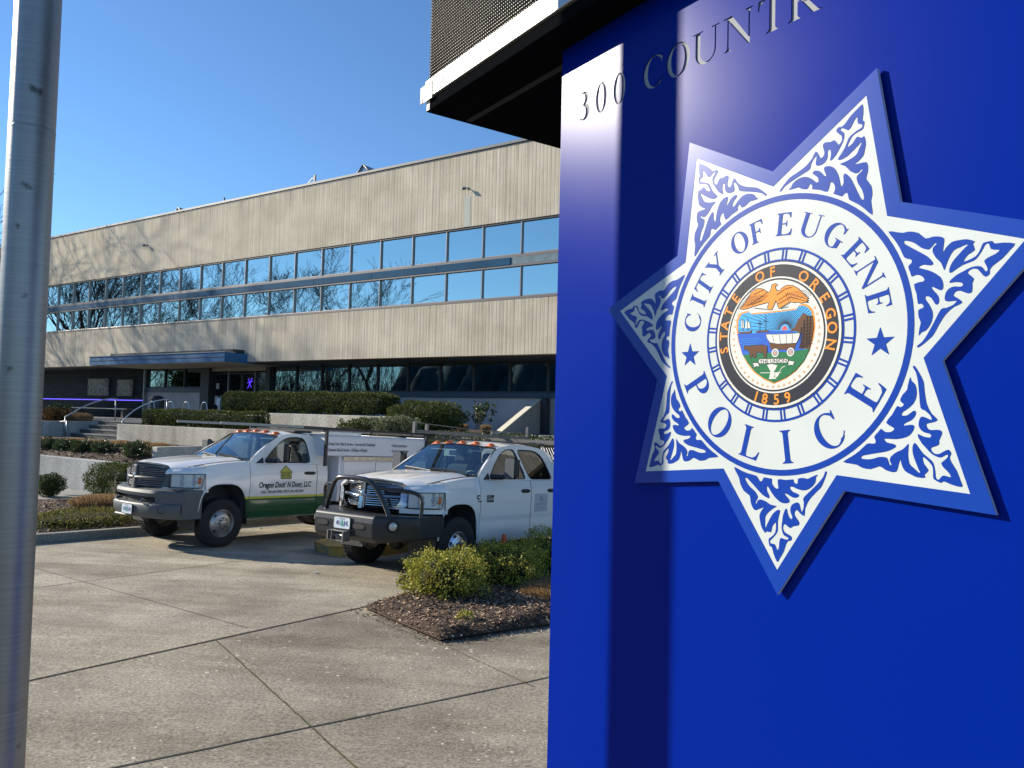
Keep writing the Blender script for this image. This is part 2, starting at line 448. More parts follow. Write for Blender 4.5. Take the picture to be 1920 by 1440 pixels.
def chip_field(name, surf, poly, n, size, seed, mats, label):
    pts, V, mi, rng = chips(name, poly, n, size, 0, seed, mats, label)
    from mathutils.bvhtree import BVHTree
    bm = bmesh.new(); bm.from_mesh(surf.data); bv = BVHTree.FromBMesh(bm)
    for i, (t, w_) in enumerate(pts):
        p = W(t, w_); r = bv.ray_cast(Vector((p.x, p.y, 5)), Vector((0, 0, -1)))
        z = r[0].z if r[0] else ground_z(p.x, p.y)
        V[i] += np.array([p.x, p.y, z+.006+rng.uniform(0, .012)])
    bm.free()
    F = np.arange(len(pts)*4).reshape(-1, 4)
    return tag(np_mesh(name, V.reshape(-1, 3), F, mats, mi=mi), label, 'mulch', kind='stuff')
M_ch = [mat('chip_a', (.20, .125, .08), .9), mat('chip_b', (.11, .06, .035), .9), mat('chip_c', (.48, .35, .23), .85), mat('chip_d', (.23, .14, .085), .9), mat('chip_e', (.05, .03, .02), .95)]
chip_field('bark_mulch', bpy.data.objects['flower_bed'], [(JT+.1, -14.1), (23.0, -14.62), (23.4, -13.5), (26.1, -6.3), (JT+.1, -6.3)], 30000, .02, 5, M_ch, 'brown bark mulch covering the flower bed beside the blue sign')
chip_field('bark_mulch', bpy.data.objects['planting_bed'], [(14.2, -15.2), (14.2, -10), (8.3, -10), (8.3, -15.2)], 9000, .03, 6, M_ch, 'dark bark mulch in the bed behind the left curb')
chip_field('bark_mulch', bpy.data.objects['flower_bed'], [(JT-.12, -14.2), (22.95, -14.76), (23.2, -14.6), (23.6, -13.4), (23.3, -13.4), (22.95, -14.56), (JT+.05, -14.0)], 750, .016, 7, M_ch, 'loose bark chips spilled over the paving along the bed edge')
# yellow-painted curb island between the trucks
M_yel = mat('worn_yellow', (.20, .17, .12), .85, col2=(.50, .30, .02), nscale=9, bump=.4)
isl = MB()
pl = [(17.75, -11.25), (17.85, -11.5), (18.3, -11.62), (18.75, -11.5), (18.9, -11.2), (18.9, -7), (17.75, -7)]
isl.prism(pl, -.1, .15, lambda p, q, h: tuple(G(p, q, h)))
tag(isl.build('parking_island', M_yel, bevel=.03), 'low curb island with worn yellow paint between the two pickup trucks', 'curb island')
# litter specks
for i, (t, w_) in enumerate(((19.39, -12.51), (14.95, -10.3))):
    mb = MB(); mb.box(-.035, .035, -.02, .02, 0, .015, ch=.004); o = mb.build('litter', mat('paper', (.7, .7, .68), .7))
    o.location = G(t, w_, .01); o.rotation_euler = (0, .2, i*1.1)
    tag(o, ['white paper scrap on the driveway in front of the truck with the bull bar', 'white paper scrap on the driveway under the door of the green-striped truck'][i], 'litter')
    if i == 0: o.location = G(19.4, -12.9, .01)

# ================================================================== aluminium pole
M_alu = bpy.data.materials.new('brushed_aluminium'); M_alu.use_nodes = True
N = M_alu.node_tree.nodes; Lk = M_alu.node_tree.links.new; b = N['Principled BSDF']
b.inputs['Metallic'].default_value = .75; b.inputs['Anisotropic'].default_value = .3
tc = N.new('ShaderNodeTexCoord'); mp = N.new('ShaderNodeMapping'); mp.inputs['Scale'].default_value = (3, 3, 90); Lk(tc.outputs['Object'], mp.inputs[0])
nn = N.new('ShaderNodeTexNoise'); nn.inputs['Scale'].default_value = 1.5; nn.inputs['Detail'].default_value = 5; Lk(mp.outputs[0], nn.inputs[0])
cr = N.new('ShaderNodeValToRGB'); cr.color_ramp.elements[0].color = (.24, .235, .225, 1); cr.color_ramp.elements[1].color = (.42, .41, .39, 1); Lk(nn.outputs[0], cr.inputs[0])
n3 = N.new('ShaderNodeTexNoise'); n3.inputs['Scale'].default_value = 14; n3.inputs['Detail'].default_value = 4; Lk(tc.outputs['Object'], n3.inputs[0])
c3 = N.new('ShaderNodeValToRGB'); c3.color_ramp.elements[0].position = .26; c3.color_ramp.elements[1].position = .33; c3.color_ramp.elements[0].color = (.35, .33, .3, 1); c3.color_ramp.elements[1].color = (1, 1, 1, 1); Lk(n3.outputs[0], c3.inputs[0])
mx = N.new('ShaderNodeMixRGB'); mx.blend_type = 'MULTIPLY'; mx.inputs[0].default_value = 1; Lk(cr.outputs[0], mx.inputs[1]); Lk(c3.outputs[0], mx.inputs[2]); Lk(mx.outputs[0], b.inputs[0])
mr = N.new('ShaderNodeMapRange'); mr.inputs[3].default_value = .36; mr.inputs[4].default_value = .5; Lk(nn.outputs[0], mr.inputs[0]); Lk(mr.outputs[0], b.inputs['Roughness'])
bp = N.new('ShaderNodeBump'); bp.inputs['Strength'].default_value = .15; bp.inputs['Distance'].default_value = .002; Lk(nn.outputs[0], bp.inputs['Height']); Lk(bp.outputs[0], b.inputs['Normal'])
px_, py_ = -1.528, 2.386
pg = ground_z(px_, py_)
pole = thing('flagpole', 'tall brushed aluminium pole close to the camera at the left edge', 'pole', (px_, py_, pg))
mb = MB(); mb.lathe([(.0645, 0), (.0645, 3), (.0635, 6.5), (0, 6.5)], Matrix.Rotation(PI/2, 4, 'X'), 64); mb.build('shaft', M_alu, pole)
mb = MB(); mb.lathe([(.0652, 2.93), (.0652, 2.935), (.0646, 2.937)], Matrix.Rotation(PI/2, 4, 'X'), 64); mb.build('collar', M_alu, pole)
mb = MB(); mb.lathe([(.16, 0), (.16, .02), (.1, .035), (.066, .12)], Matrix.Rotation(PI/2, 4, 'X'), 40); mb.build('base_flange', M_alu, pole)
# ================================================================== office building
bld = thing('office_building', 'two-storey office building with ribbed tan concrete bands and mirrored ribbon windows', 'building', BO, BROT)
bld.rotation_euler = (0, 0, BROT)
def rib_mat():
    m_ = bpy.data.materials.new('ribbed_concrete'); m_.use_nodes = True
    N = m_.node_tree.nodes; Lk = m_.node_tree.links.new; b = N['Principled BSDF']
    tc = N.new('ShaderNodeTexCoord')
    def noise(sc_, scale, det=4, rough=.6):
        mp = N.new('ShaderNodeMapping'); mp.inputs['Scale'].default_value = scale; Lk(tc.outputs['Object'], mp.inputs[0])
        n_ = N.new('ShaderNodeTexNoise'); n_.inputs['Scale'].default_value = sc_; n_.inputs['Detail'].default_value = det; n_.inputs['Roughness'].default_value = rough
        Lk(mp.outputs[0], n_.inputs[0]); return n_.outputs['Fac']
    ns = noise(1, (7, 1, .10), 7, .75)       # vertical streaks
    nb = noise(.7, (1, 1, 1), 5)            # broad stains
    nf = noise(40, (1, 1, .3), 4)
    cr = N.new('ShaderNodeValToRGB'); e = cr.color_ramp.elements
    e[0].position = .25; e[0].color = (.49, .425, .32, 1); e[1].position = .68; e[1].color = (.80, .71, .56, 1)
    Lk(ns, cr.inputs[0])
    c2 = N.new('ShaderNodeValToRGB'); e = c2.color_ramp.elements
    e[0].position = .3; e[0].color = (.70, .68, .66, 1); e[1].position = .62; e[1].color = (1, 1, 1, 1); Lk(nb, c2.inputs[0])
    mx = N.new('ShaderNodeMixRGB'); mx.blend_type = 'MULTIPLY'; mx.inputs[0].default_value = .8; Lk(cr.outputs[0], mx.inputs[1]); Lk(c2.outputs[0], mx.inputs[2])
    # rib grooves every 7.6 cm and panel joints every 3.06 m
    sx = N.new('ShaderNodeSeparateXYZ'); Lk(tc.outputs['Object'], sx.inputs[0])
    def saw(period, off=0):
        a = N.new('ShaderNodeMath'); a.operation = 'MULTIPLY_ADD'; a.inputs[1].default_value = 1/period; a.inputs[2].default_value = off; Lk(sx.outputs[0], a.inputs[0])
        f = N.new('ShaderNodeMath'); f.operation = 'FRACT'; Lk(a.outputs[0], f.inputs[0]); return f.outputs[0]
    r = N.new('ShaderNodeMath'); r.operation = 'PINGPONG'; r.inputs[1].default_value = .5; Lk(saw(.14), r.inputs[0])
    rr = N.new('ShaderNodeMapRange'); rr.inputs[1].default_value = .04; rr.inputs[2].default_value = .2; Lk(r.outputs[0], rr.inputs[0])
    j = N.new('ShaderNodeMath'); j.operation = 'LESS_THAN'; j.inputs[1].default_value = .009; Lk(saw(3.06, .5), j.inputs[0])
    rc = N.new('ShaderNodeMapRange'); rc.inputs[3].default_value = .88; Lk(rr.outputs[0], rc.inputs[0])
    m0 = N.new('ShaderNodeMixRGB'); m0.blend_type = 'MULTIPLY'; m0.inputs[0].default_value = 1; Lk(mx.outputs[0], m0.inputs[1]); Lk(rc.outputs[0], m0.inputs[2])
    m2 = N.new('ShaderNodeMixRGB'); m2.inputs[2].default_value = (.10, .085, .06, 1); Lk(m0.outputs[0], m2.inputs[1])
    jm = N.new('ShaderNodeMath'); jm.operation = 'MULTIPLY'; jm.inputs[1].default_value = .3; Lk(j.outputs[0], jm.inputs[0]); Lk(jm.outputs[0], m2.inputs[0])
    # run-off stains hanging below the top edge of each band
    gz = N.new('ShaderNodeMath'); gz.operation = 'GREATER_THAN'; gz.inputs[1].default_value = 8; Lk(sx.outputs[2], gz.inputs[0])
    tz = N.new('ShaderNodeMath'); tz.operation = 'MULTIPLY_ADD'; tz.inputs[1].default_value = 5.1; tz.inputs[2].default_value = 6.1; Lk(gz.outputs[0], tz.inputs[0])
    dz_ = N.new('ShaderNodeMath'); dz_.operation = 'SUBTRACT'; Lk(tz.outputs[0], dz_.inputs[0]); Lk(sx.outputs[2], dz_.inputs[1])
    nd = noise(1, (5.5, 1, .03), 6, .75); nl = noise(1, (1.1, 1, .02), 3, .6)
    ln_ = N.new('ShaderNodeMapRange'); ln_.inputs[1].default_value = .3; ln_.inputs[2].default_value = .7; ln_.inputs[3].default_value = .25; ln_.inputs[4].default_value = 2.2; Lk(nl, ln_.inputs[0])
    fd = N.new('ShaderNodeMath'); fd.operation = 'DIVIDE'; Lk(dz_.outputs[0], fd.inputs[0]); Lk(ln_.outputs[0], fd.inputs[1])
    fm = N.new('ShaderNodeMapRange'); fm.inputs[1].default_value = 0; fm.inputs[2].default_value = 1; fm.inputs[3].default_value = 1; fm.inputs[4].default_value = 0; Lk(fd.outputs[0], fm.inputs[0])
    nm_ = N.new('ShaderNodeMapRange'); nm_.inputs[1].default_value = .48; nm_.inputs[2].default_value = .66; Lk(nd, nm_.inputs[0])
    sm_ = N.new('ShaderNodeMath'); sm_.operation = 'MULTIPLY'; Lk(fm.outputs[0], sm_.inputs[0]); Lk(nm_.outputs[0], sm_.inputs[1])
    s2_ = N.new('ShaderNodeMath'); s2_.operation = 'MULTIPLY'; s2_.inputs[1].default_value = .55; Lk(sm_.outputs[0], s2_.inputs[0])
    m9 = N.new('ShaderNodeMixRGB'); m9.inputs[2].default_value = (.20, .175, .135, 1); Lk(m2.outputs[0], m9.inputs[1]); Lk(s2_.outputs[0], m9.inputs[0]); m2 = m9
    Lk(m2.outputs[0], b.inputs[0]); b.inputs['Roughness'].default_value = .92; b.inputs['Specular IOR Level'].default_value = .2
    ha = N.new('ShaderNodeMath'); ha.operation = 'MULTIPLY_ADD'; ha.inputs[1].default_value = .35; Lk(nf, ha.inputs[0]); Lk(rr.outputs[0], ha.inputs[2])
    bp = N.new('ShaderNodeBump'); bp.inputs['Strength'].default_value = .2; bp.inputs['Distance'].default_value = .015
    Lk(ha.outputs[0], bp.inputs['Height']); Lk(bp.outputs[0], b.inputs['Normal'])
    return m_
M_rib = rib_mat()
M_frame = mat('bronze_frame', (.17, .155, .15), .45, metal=.4)
M_darkf = mat('dark_frame', (.03, .033, .04), .5)
M_cap = mat('parapet_metal', (.16, .16, .155), .5, metal=.5)
M_blueband = mat('blue_spandrel', (.014, .085, .17), .7, spec=.1, noise=.15, nscale=.6)
M_navy = mat('navy_panel', (.035, .06, .10), .45)
M_soffit = mat('soffit', (.42, .36, .27), .85, noise=.08, nscale=1)
M_plaster = mat('pale_plaster', (.38, .40, .42), .85, noise=.16, nscale=.8, bump=.1)
M_slate = None
def mirror_glass(name, col, wob=.012):
    m_ = bpy.data.materials.new(name); m_.use_nodes = True
    N = m_.node_tree.nodes; Lk = m_.node_tree.links.new; b = N['Principled BSDF']
    b.inputs['Base Color'].default_value = (*col, 1); b.inputs['Metallic'].default_value = 1; b.inputs['Roughness'].default_value = .015
    tc = N.new('ShaderNodeTexCoord'); n_ = N.new('ShaderNodeTexNoise'); n_.inputs['Scale'].default_value = .9; n_.inputs['Detail'].default_value = 1; Lk(tc.outputs['Object'], n_.inputs[0])
    bp = N.new('ShaderNodeBump'); bp.inputs['Strength'].default_value = wob; bp.inputs['Distance'].default_value = .5; Lk(n_.outputs[0], bp.inputs['Height']); Lk(bp.outputs[0], b.inputs['Normal'])
    return m_
M_mirror = mirror_glass('mirror_glass', (.50, .58, .55), .008)
M_mirror2 = mirror_glass('tinted_glass', (.17, .24, .26), .006)
M_dglass = mat('dark_glass', (.012, .016, .02), .04, spec=.5)
T0, T1_ = -24.0, 34.0
D = 14
def bx(name, m_, *a, bevel=0, parent=bld, ch=0):
    mb = MB(); mb.box(*a, ch=ch); return mb.build(name, m_, parent, bevel=bevel)
uw = bx('upper_wall', M_rib, T0, T1_, 0, D, 8.69, 11.24)
bx('parapet_cap', M_cap, T0-.03, T1_, -.035, .5, 11.245, 11.33, parent=uw)
bx('parapet_flashing', M_darkf, T0-.01, T1_, -.012, .3, 11.19, 11.243, parent=uw)
lw_ = bx('spandrel_wall', M_rib, T0, T1_, 0, D, 4.31, 6.10)
bx('soffit_trim', M_darkf, T0, T1_, .4, 1.88, 4.24, 4.305, parent=lw_)
bx('window_core', M_black, T0+.1, T1_-.1, .22, D-.2, 6.0, 8.75)
bx('window_head', M_darkf, T0, T1_, .02, .2, 8.625, 8.688)
bx('window_sill', M_frame, T0, T1_, .0, .2, 6.103, 6.20, bevel=.01)
bx('window_transom', M_frame, T0, T1_, .03, .2, 7.486, 7.58)
bx('window_transom', M_frame, T0, T1_, .0, .2, 7.18, 7.25)
seg = 14.06; k = 0
while seg > T0:
    l = 3.06
    bx('spandrel_panel', M_blueband, max(T0, seg-l)+.008, seg-.008, -.012, .1, 7.245, 7.485); seg -= l
bx('spandrel_panel', mat('bare_spandrel', (.12, .19, .22), .5, noise=.3, nscale=4), 14.07, T1_, .01, .1, 7.255, 7.475)
# windows: one pane each, framed
rnd = random.Random(4)
def window(t0, t1, z0, z1, yd, gm, fm, fr=.022, mull=.036, wob=.0012):
    mb = MB(); mb.add([(t0, 0, z0), (t1, 0, z0), (t1, 0, z1), (t0, 0, z1)], [[0, 1, 2, 3]])
    # shift so the pane can lean a hair about its own centre
    cx, cz = (t0+t1)/2, (z0+z1)/2
    mb.v = [(x-cx, y, z-cz) for x, y, z in mb.v]
    o = mb.build('window', gm, bld); o.location = (cx, yd, cz)
    o.rotation_euler = (rnd.uniform(-1, 1)*wob, 0, rnd.uniform(-1, 1)*wob)
    f = MB()
    f.box(-(t1-t0)/2-mull/2, -(t1-t0)/2+mull/2, -.07, .02, z0-cz, z1-cz)
    f.box(-(t1-t0)/2+mull/2, (t1-t0)/2-mull/2, -.04, .02, z0-cz, z0-cz+fr)
    f.build('frame', fm, o)
    return o
M_mull = mat('aluminium_mullion', (.30, .30, .31), .4, metal=.5)
tm = 14.44
ts = [tm+1.53*i for i in range(13, -26, -1)]
for a, b_ in zip(ts[1:], ts[:-1]):
    if b_ > T1_ or a < T0: continue
    window(a, b_, 7.585, 8.622, .09, M_mirror, M_mull)
    window(a, b_, 6.205, 7.178, .09, M_mirror, M_mull)
# ground floor
gts = [.43, 1.98, 3.53, 5.10, 6.67, 8.25, 9.82, 11.37, 12.93, 14.5, 16.05, 17.6, 19.2, 20.8, 22.4, 24.0, 25.6, 27.2, 28.8, 30.4]
for a, b_ in zip(gts[:-1], gts[1:]): window(a, b_, 3.15, 4.24, 1.88, M_mirror2, M_darkf, .05, .07)
bx('ground_floor_core', M_black, -24, 31, 2.1, D-.5, 1.7, 4.3)
bx('window_sill', M_navy, .35, 31, 1.80, 2.0, 2.965, 3.148, bevel=.006)
bx('base_wall', M_plaster, .35, 31, 1.9, 2.15, 1.2, 2.96)
bx('dark_upright', M_darkf, -4.36, -3.72, 1.6, 2.2, 1.75, 4.235)  # dark box painted in place of the shaded recess left of the doors
bx('dark_upright', M_darkf, .14, .42, 1.7, 2.2, 1.75, 4.235)
bx('entrance_fascia', M_soffit, -4.3, .13, 1.75, 1.9, 4.06, 4.235)
# entrance
def door(x0, x1):
    mb = MB(); mb.box(x0, x1, 1.93, 1.96, 1.78, 4.0); o = mb.build('door', M_dglass, bld)
    f = MB()
    for a in ((x0, x0+.07, 1.78, 4.0), (x1-.07, x1, 1.78, 4.0), (x0+.07, x1-.07, 3.93, 4.0), (x0+.07, x1-.07, 1.78, 1.98)): f.box(a[0], a[1], 1.9, 1.955, a[2], a[3])
    f.build('frame', M_darkf, o)
    h = MB(); h.tube([(x1-.14, 1.88, 2.6), (x1-.14, 1.84, 2.65), (x1-.14, 1.84, 3.05), (x1-.14, 1.88, 3.1)], .014, 8); h.build('handle', M_mull, o)
    return o
dr = [door(-3.7, -2.68), door(-2.63, -1.72), door(-1.68, -.80)]
mb = MB(); mb.box(-.78, .14, 1.93, 1.96, 1.78, 4.0); sd = mb.build('side_light', M_dglass, bld)
mb = MB(); mb.box(-.8, -.76, 1.86, 1.98, 1.78, 4.04); mb.build('frame', M_mull, sd)
mb = MB(); mb.box(-2.68, -2.63, 1.86, 1.98, 1.78, 4.04); mb.build('door_post', M_mull, bld)
# notices on the doors
M_paper = mat('notice_paper', (.55, .56, .56), .7)
M_dim = mat('decal', (.28, .34, .36), .6); M_dec2 = mat('decal_b', (.35, .33, .12), .6)
for (x, z, sx_, sz_, m_, d_) in ((-3.45, 3.38, .2, .26, M_paper, 0), (-3.5, 2.72, .26, .4, M_paper, 0), (-3.2, 2.78, .16, .3, M_dim, 0), (-2.2, 2.98, .14, .22, M_dec2, 1), (-1.25, 2.98, .16, .24, M_dec2, 2)):
    mb = MB(); mb.box(x-sx_/2, x+sx_/2, 1.89, 1.9, z-sz_/2, z+sz_/2); mb.build('notice', m_, dr[d_])
mb = MB(); pts = [(-.42+.15*math.cos(a), 1.915, 3.6+.15*math.sin(a)) for a in np.linspace(0, 2*PI, 25)][:-1]
mb.tube(pts, .018, 6, closed=True); mb.ball((-.42, 1.915, 3.6), .07, .01, .07); mb.build('decal', M_dim, sd)
# violet neon star line inside the door
M_neon = mat('violet_neon', (.10, .04, 1.0), .5, emis=1.1)
mb = MB()
for a, b_ in (((-1.32, 3.28), (-1.02, 3.74)), ((-1.35, 3.52), (-.98, 3.6)), ((-1.28, 3.72), (-1.08, 3.32))):
    mb.tube([(a[0], 1.92, a[1]), (b_[0], 1.92, b_[1])], .011, 6)
mb.build('neon_star', M_neon, dr[2])
# left ground floor windows, wall below, slate wall
lt = [-9.14, -7.55, -5.95, -4.37]
for a, b_ in zip(lt[:-1], lt[1:]): window(a, b_, 3.3, 4.22, 1.88, M_mirror2, M_darkf, .05, .07)
bx('window_sill', M_navy, -9.14, -4.37, 1.8, 1.97, 3.08, 3.296)
bx('base_wall', M_plaster, -9.12, -4.37, 1.9, 2.1, 1.75, 3.075)
def slate_mat():
    m_ = mat('slate_cladding', (.008, .010, .013), .7, spec=.2, col2=(.035, .04, .045), nscale=2, nz=(1, 1, 9), bump=.3)
    return m_
mb = MB(); z = 1.7; rn = random.Random(8)
while z < 4.23:
    h = rn.choice((.09, .12, .16)); mb.box(-24, -9.18, 1.86-rn.random()*.03, 2.1, z, min(z+h-.006, 4.235)); z += h
sl_w = mb.build('slate_wall', slate_mat(), bld)
mb = MB(); mb.box(-24, -9.3, 1.80, 1.825, 2.625, 2.665); mb.build('light_strip', mat('violet_led', (.16, .11, 1.0), .5, emis=1.0), sl_w)
mb = MB(); mb.box(-9.18, -9.12, 1.7, 2.0, 1.75, 4.235); mb.build('wall_post', M_mull, bld)
# relief plaques on the slate wall
def plaque(t0, t1, z0, z1, seed, label):
    o = thing('relief_plaque', label, 'plaque', W((t0+t1)/2, 1.78, (z0+z1)/2), BROT)
    hw, hh = (t1-t0)/2, (z1-z0)/2
    mb = MB(); mb.box(-hw, hw, -.05, .06, -hh, hh, ch=.015); mb.build('slab', M_pl, o)
    r = random.Random(seed); mb = MB()
    for i in range(26):
        x, z = r.uniform(-hw*.8, hw*.8), r.uniform(-hh*.8, hh*.8)
        mb.ball((x, -.05, z), r.uniform(.05, .14), .03, r.uniform(.04, .12), 8)
    for s_ in (-1, 1):
        mb.tube([(s_*hw*.45+.2*math.cos(a), -.06, -hh*.4+.15*math.sin(a)) for a in np.linspace(0, 2*PI, 13)][:-1], .025, 6, closed=True)
    mb.tube([(-hw*.9, -.06, -hh*.9), (hw*.9, -.06, -hh*.9), (hw*.9, -.06, hh*.9), (-hw*.9, -.06, hh*.9)], .025, 6, closed=True)
    mb.build('relief', M_pl, o)
M_pl = mat('cast_relief', (.34, .30, .24), .8, noise=.5, nscale=7, bump=.6)
plaque(-14.5, -12.55, 2.87, 3.78, 1, 'wide cast relief plaque with a frame on the dark slate wall')
plaque(-11.65, -10.3, 2.86, 3.72, 2, 'narrow cast relief plaque nearer the entrance on the slate wall')
# canopy
def canopy():
    top = M_navy
    mb = MB(); mb.box(-9.1, 1.06, -1.1, 1.8, 4.242, 4.62); c_ = mb.build('canopy', M_can, bld)
    mb = MB(); mb.box(-9.1, 1.06, -1.115, -1.102, 4.43, 4.445); mb.build('canopy_seam', M_darkf, c_)
    mb = MB(); mb.box(-9.14, 1.08, -1.13, -.6, 4.622, 4.66); mb.build('canopy_edge', M_mull, c_)
    mb = MB(); mb.box(-8.3, .85, -.55, 0, 4.665, 4.80); mb.build('canopy_roof', M_darkf, c_)
    mb = MB(); mb.box(-9.05, 1.02, -1.06, 1.75, 4.225, 4.2405); mb.build('soffit', M_soffit, c_)
    for x in (-6, -3.2, -.6): 
        mb = MB(); mb.lathe([(0, 0), (.09, 0), (.09, .012)], Matrix.Translation((x, .3, 4.222)) @ Matrix.Rotation(-PI/2, 4, 'X'), 16); mb.build('downlight', M_mull, c_)
M_can = mat('canopy_blue', (.03, .13, .27), .6, spec=.2, noise=.12, nscale=1.2)
canopy()
# roof furniture
def skylight(t, label, s=1.0):
    o = thing('roof_skylight', label, 'skylight', W(t, .45, 11.33), BROT)
    mb = MB(); mb.prism([(-.65*s, 0), (.65*s, 0), (0, .62*s)], 0, 1.6, lambda p, q, h: (p, h, q)); mb.build('glazing', mat('roof_glass', (.12, .17, .24), .25, metal=.5), o)
    mb = MB()
    for a, b_ in (((-.65*s, 0), (0, .62*s)), ((0, .62*s), (.65*s, 0))): mb.tube([(a[0], -.01, a[1]), (b_[0], -.01, b_[1])], .03, 5)
    mb.build('frame', M_cap, o)
    return o
skylight(6.9, 'triangular rooftop skylight, the larger one right of the antenna', .78)
skylight(-4.9, 'small triangular rooftop skylight at the left part of the roof', .55)
o = thing('roof_antenna', 'flat panel antenna on a bent bracket standing on the roof edge', 'antenna', W(4.4, .3, 11.33), BROT)
mb = MB(); mb.box(-.06, .06, -.03, .03, .05, .42, ch=.01); mb.build('panel', M_cap, o)
mb = MB(); mb.tube([(-.38, 0, 0), (-.34, 0, .14), (-.22, 0, .26), (-.06, 0, .3)], .02, 6); mb.build('bracket', M_cap, o)
o = thing('roof_vent', 'thin short vent pipe on the left half of the roof edge', 'vent pipe', W(-1.3, .3, 11.33), BROT)
mb = MB(); mb.tube([(0, 0, 0), (0, 0, .22)], .03, 8); mb.tube([(0, 0, .22), (0, 0, .27)], .045, 8); mb.build('pipe', M_cap, o)
# wall floodlights
def flood(t, z, label):
    o = thing('wall_floodlight', label, 'floodlight', W(t, 0, z), BROT); o.scale = (.5, .42, .5)
    mb = MB(); mb.tube([(.05, 0, 0), (.02, -.14, .02), (-.05, -.25, .03)], .028, 8); mb.box(-.02, .12, -.03, 0, -.08, .08); mb.build('arm', M_darkf, o)
    mb = MB(); M_ = Matrix.Translation((-.12, -.30, -.02)) @ Matrix.Rotation(.5, 4, 'Z') @ Matrix.Rotation(-.5, 4, 'X')
    mb.box(-.14, .14, -.10, .08, -.08, .09, M=M_, ch=.02); mb.build('head', M_darkf, o)
    mb = MB(); mb.box(-.12, .12, -.108, -.101, -.06, .07, M=M_); mb.build('lens', mat('lamp_lens', (.5, .5, .48), .2), o)
flood(12.25, 10.0, 'floodlight arm high on the upper concrete wall nearer the sign')
flood(-6.55, 9.95, 'floodlight arm on the upper wall at the left, above the far windows')
# thin pale streak set on the wall below the right floodlight
mb = MB(); mb.box(12.12, 12.38, -.004, .01, 8.70, 9.72); mb.build('pale_streak', mat('pale_streak_tone', (.52, .53, .45), .9, noise=.15, nscale=3, nz=(6, 1, .3)), bld)

# ================================================================== terrace, walls, steps
def slab(name, m_, t0, t1, w0, w1, z0, z1, label=None, cat=None, kind=None, bevel=.012):
    mb = MB(); mb.box(t0, t1, w0, w1, z0, z1); o = mb.build(name, m_, None, bevel=bevel)
    o.location = BO; o.rotation_euler = (0, 0, BROT); tag(o, label, cat, None, kind); return o
slab('terrace', M_pave, -24, 34, -3.55, 2.2, -1.5, 1.75, kind='structure')
slab('landing', M_pave, -19, .74, -6.6, -4.9, .2, 1.10, kind='structure')
slab('retaining_wall', M_wallc, 4.3, 12.75, -3.85, -3.6, -.5, 2.235, 'upper pale concrete retaining wall below the long trimmed hedge', 'retaining wall')
slab('retaining_wall', M_wallc, .75, 14.0, -5.25, -5.0, -1.3, 1.70, 'stained concrete retaining wall right of the entrance steps', 'retaining wall')
slab('planter_soil', M_mulch, .8, 14.0, -5.0, -3.85, -1.3, 1.64, kind='structure')
slab('planter_soil', M_mulch, 4.4, 12.7, -3.6, -1.9, .5, 2.16, kind='structure')
slab('planter_soil', M_mulch, 4.4, 14.15, -3.5, 1.85, .5, 1.80, kind='structure')
slab('retaining_wall', M_wallc, 6.75, 7.0, -7.6, -5.26, .3, 1.19, 'short concrete wall running back from the mulch bed behind the hood', 'retaining wall')
slab('retaining_wall', M_wallg, -14, 13.5, -8.75, -8.5, -1.3, .775, 'low smooth grey concrete wall in front of the mulch bed', 'retaining wall')
slab('planter_wall', M_wallc, -12, -3.0, -6.25, -6.0, .4, 1.71, 'concrete planter wall left of the entrance steps', 'planter wall')
slab('planter_wall', M_wallg, -3.2, -3.0, -5.99, -3.2, .4, 1.712, 'concrete side wall of the planter along the entrance steps', 'planter wall')
slab('planter_soil', M_mulch, -12, -3.2, -6, -3.5, 1, 1.62, kind='structure')
mb = MB()
st = 4
for i in range(st):
    z1 = 1.10+.65*(i+1)/st; w0 = -4.95+i*.36
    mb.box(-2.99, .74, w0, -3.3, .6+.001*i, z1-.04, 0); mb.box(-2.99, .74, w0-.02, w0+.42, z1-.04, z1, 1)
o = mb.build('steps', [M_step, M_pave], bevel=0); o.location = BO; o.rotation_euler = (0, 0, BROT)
tag(o, 'concrete entrance steps between two planter walls', 'steps')
# sloping mulch bed behind the low wall
def zb(co_):
    q = Vector((co_.x, co_.y, 0))-BO; w_ = q.dot(BY); return .70+(w_+8.5)/1.7*.32
bed('mulch_bed', [(-12, -8.5), (6.76, -8.5), (6.76, -5.25), (.74, -5.25), (.74, -6.61), (-12, -6.61)], .0, .09, 7, z=lambda c: min(zb(c), 1.08), sub=10)
chip_field('bark_mulch', bpy.data.objects['mulch_bed'], [(-6, -8.4), (6.6, -8.4), (6.6, -6.2), (-6, -6.7)], 4500, .045, 9, M_ch, 'brown mulch in the raised bed below the entrance steps')
slab('planter_soil', M_mulch, 7.0, 13.5, -8.5, -5.25, -1.0, .70, kind='structure', bevel=0)
# stair rails
M_rail = mat('galvanised_rail', (.45, .46, .47), .35, metal=.8)
def rail(name, label, top, posts, r=.024):
    o = thing(name, label, 'handrail', BO, BROT)
    mb = MB(); mb.tube(smooth3(top), r, 8); mb.build('rail', M_rail, o)
    for p, z0 in posts:
        mb = MB(); mb.tube([(p[0], p[1], z0), p], r*.95, 8); mb.build('post', M_rail, o)
def smooth3(p, it=2):
    p = [Vector(q) for q in p]
    for _ in range(it):
        q = [p[0]]
        for a, b_ in zip(p[:-1], p[1:]): q += [a.lerp(b_, .25), a.lerp(b_, .75)]
        q.append(p[-1]); p = q
    return p
rail('stair_handrail', 'curved metal handrail on the left side of the steps', [(-2.95, -5.2, 1.86), (-2.9, -5.1, 1.95), (-2.75, -4.6, 2.3), (-2.55, -4.1, 2.55), (-2.35, -3.8, 2.62), (-2.3, -3.55, 2.62)], [((-2.95, -5.2, 1.87), 1.1), ((-2.3, -3.6, 2.62), 1.75)])
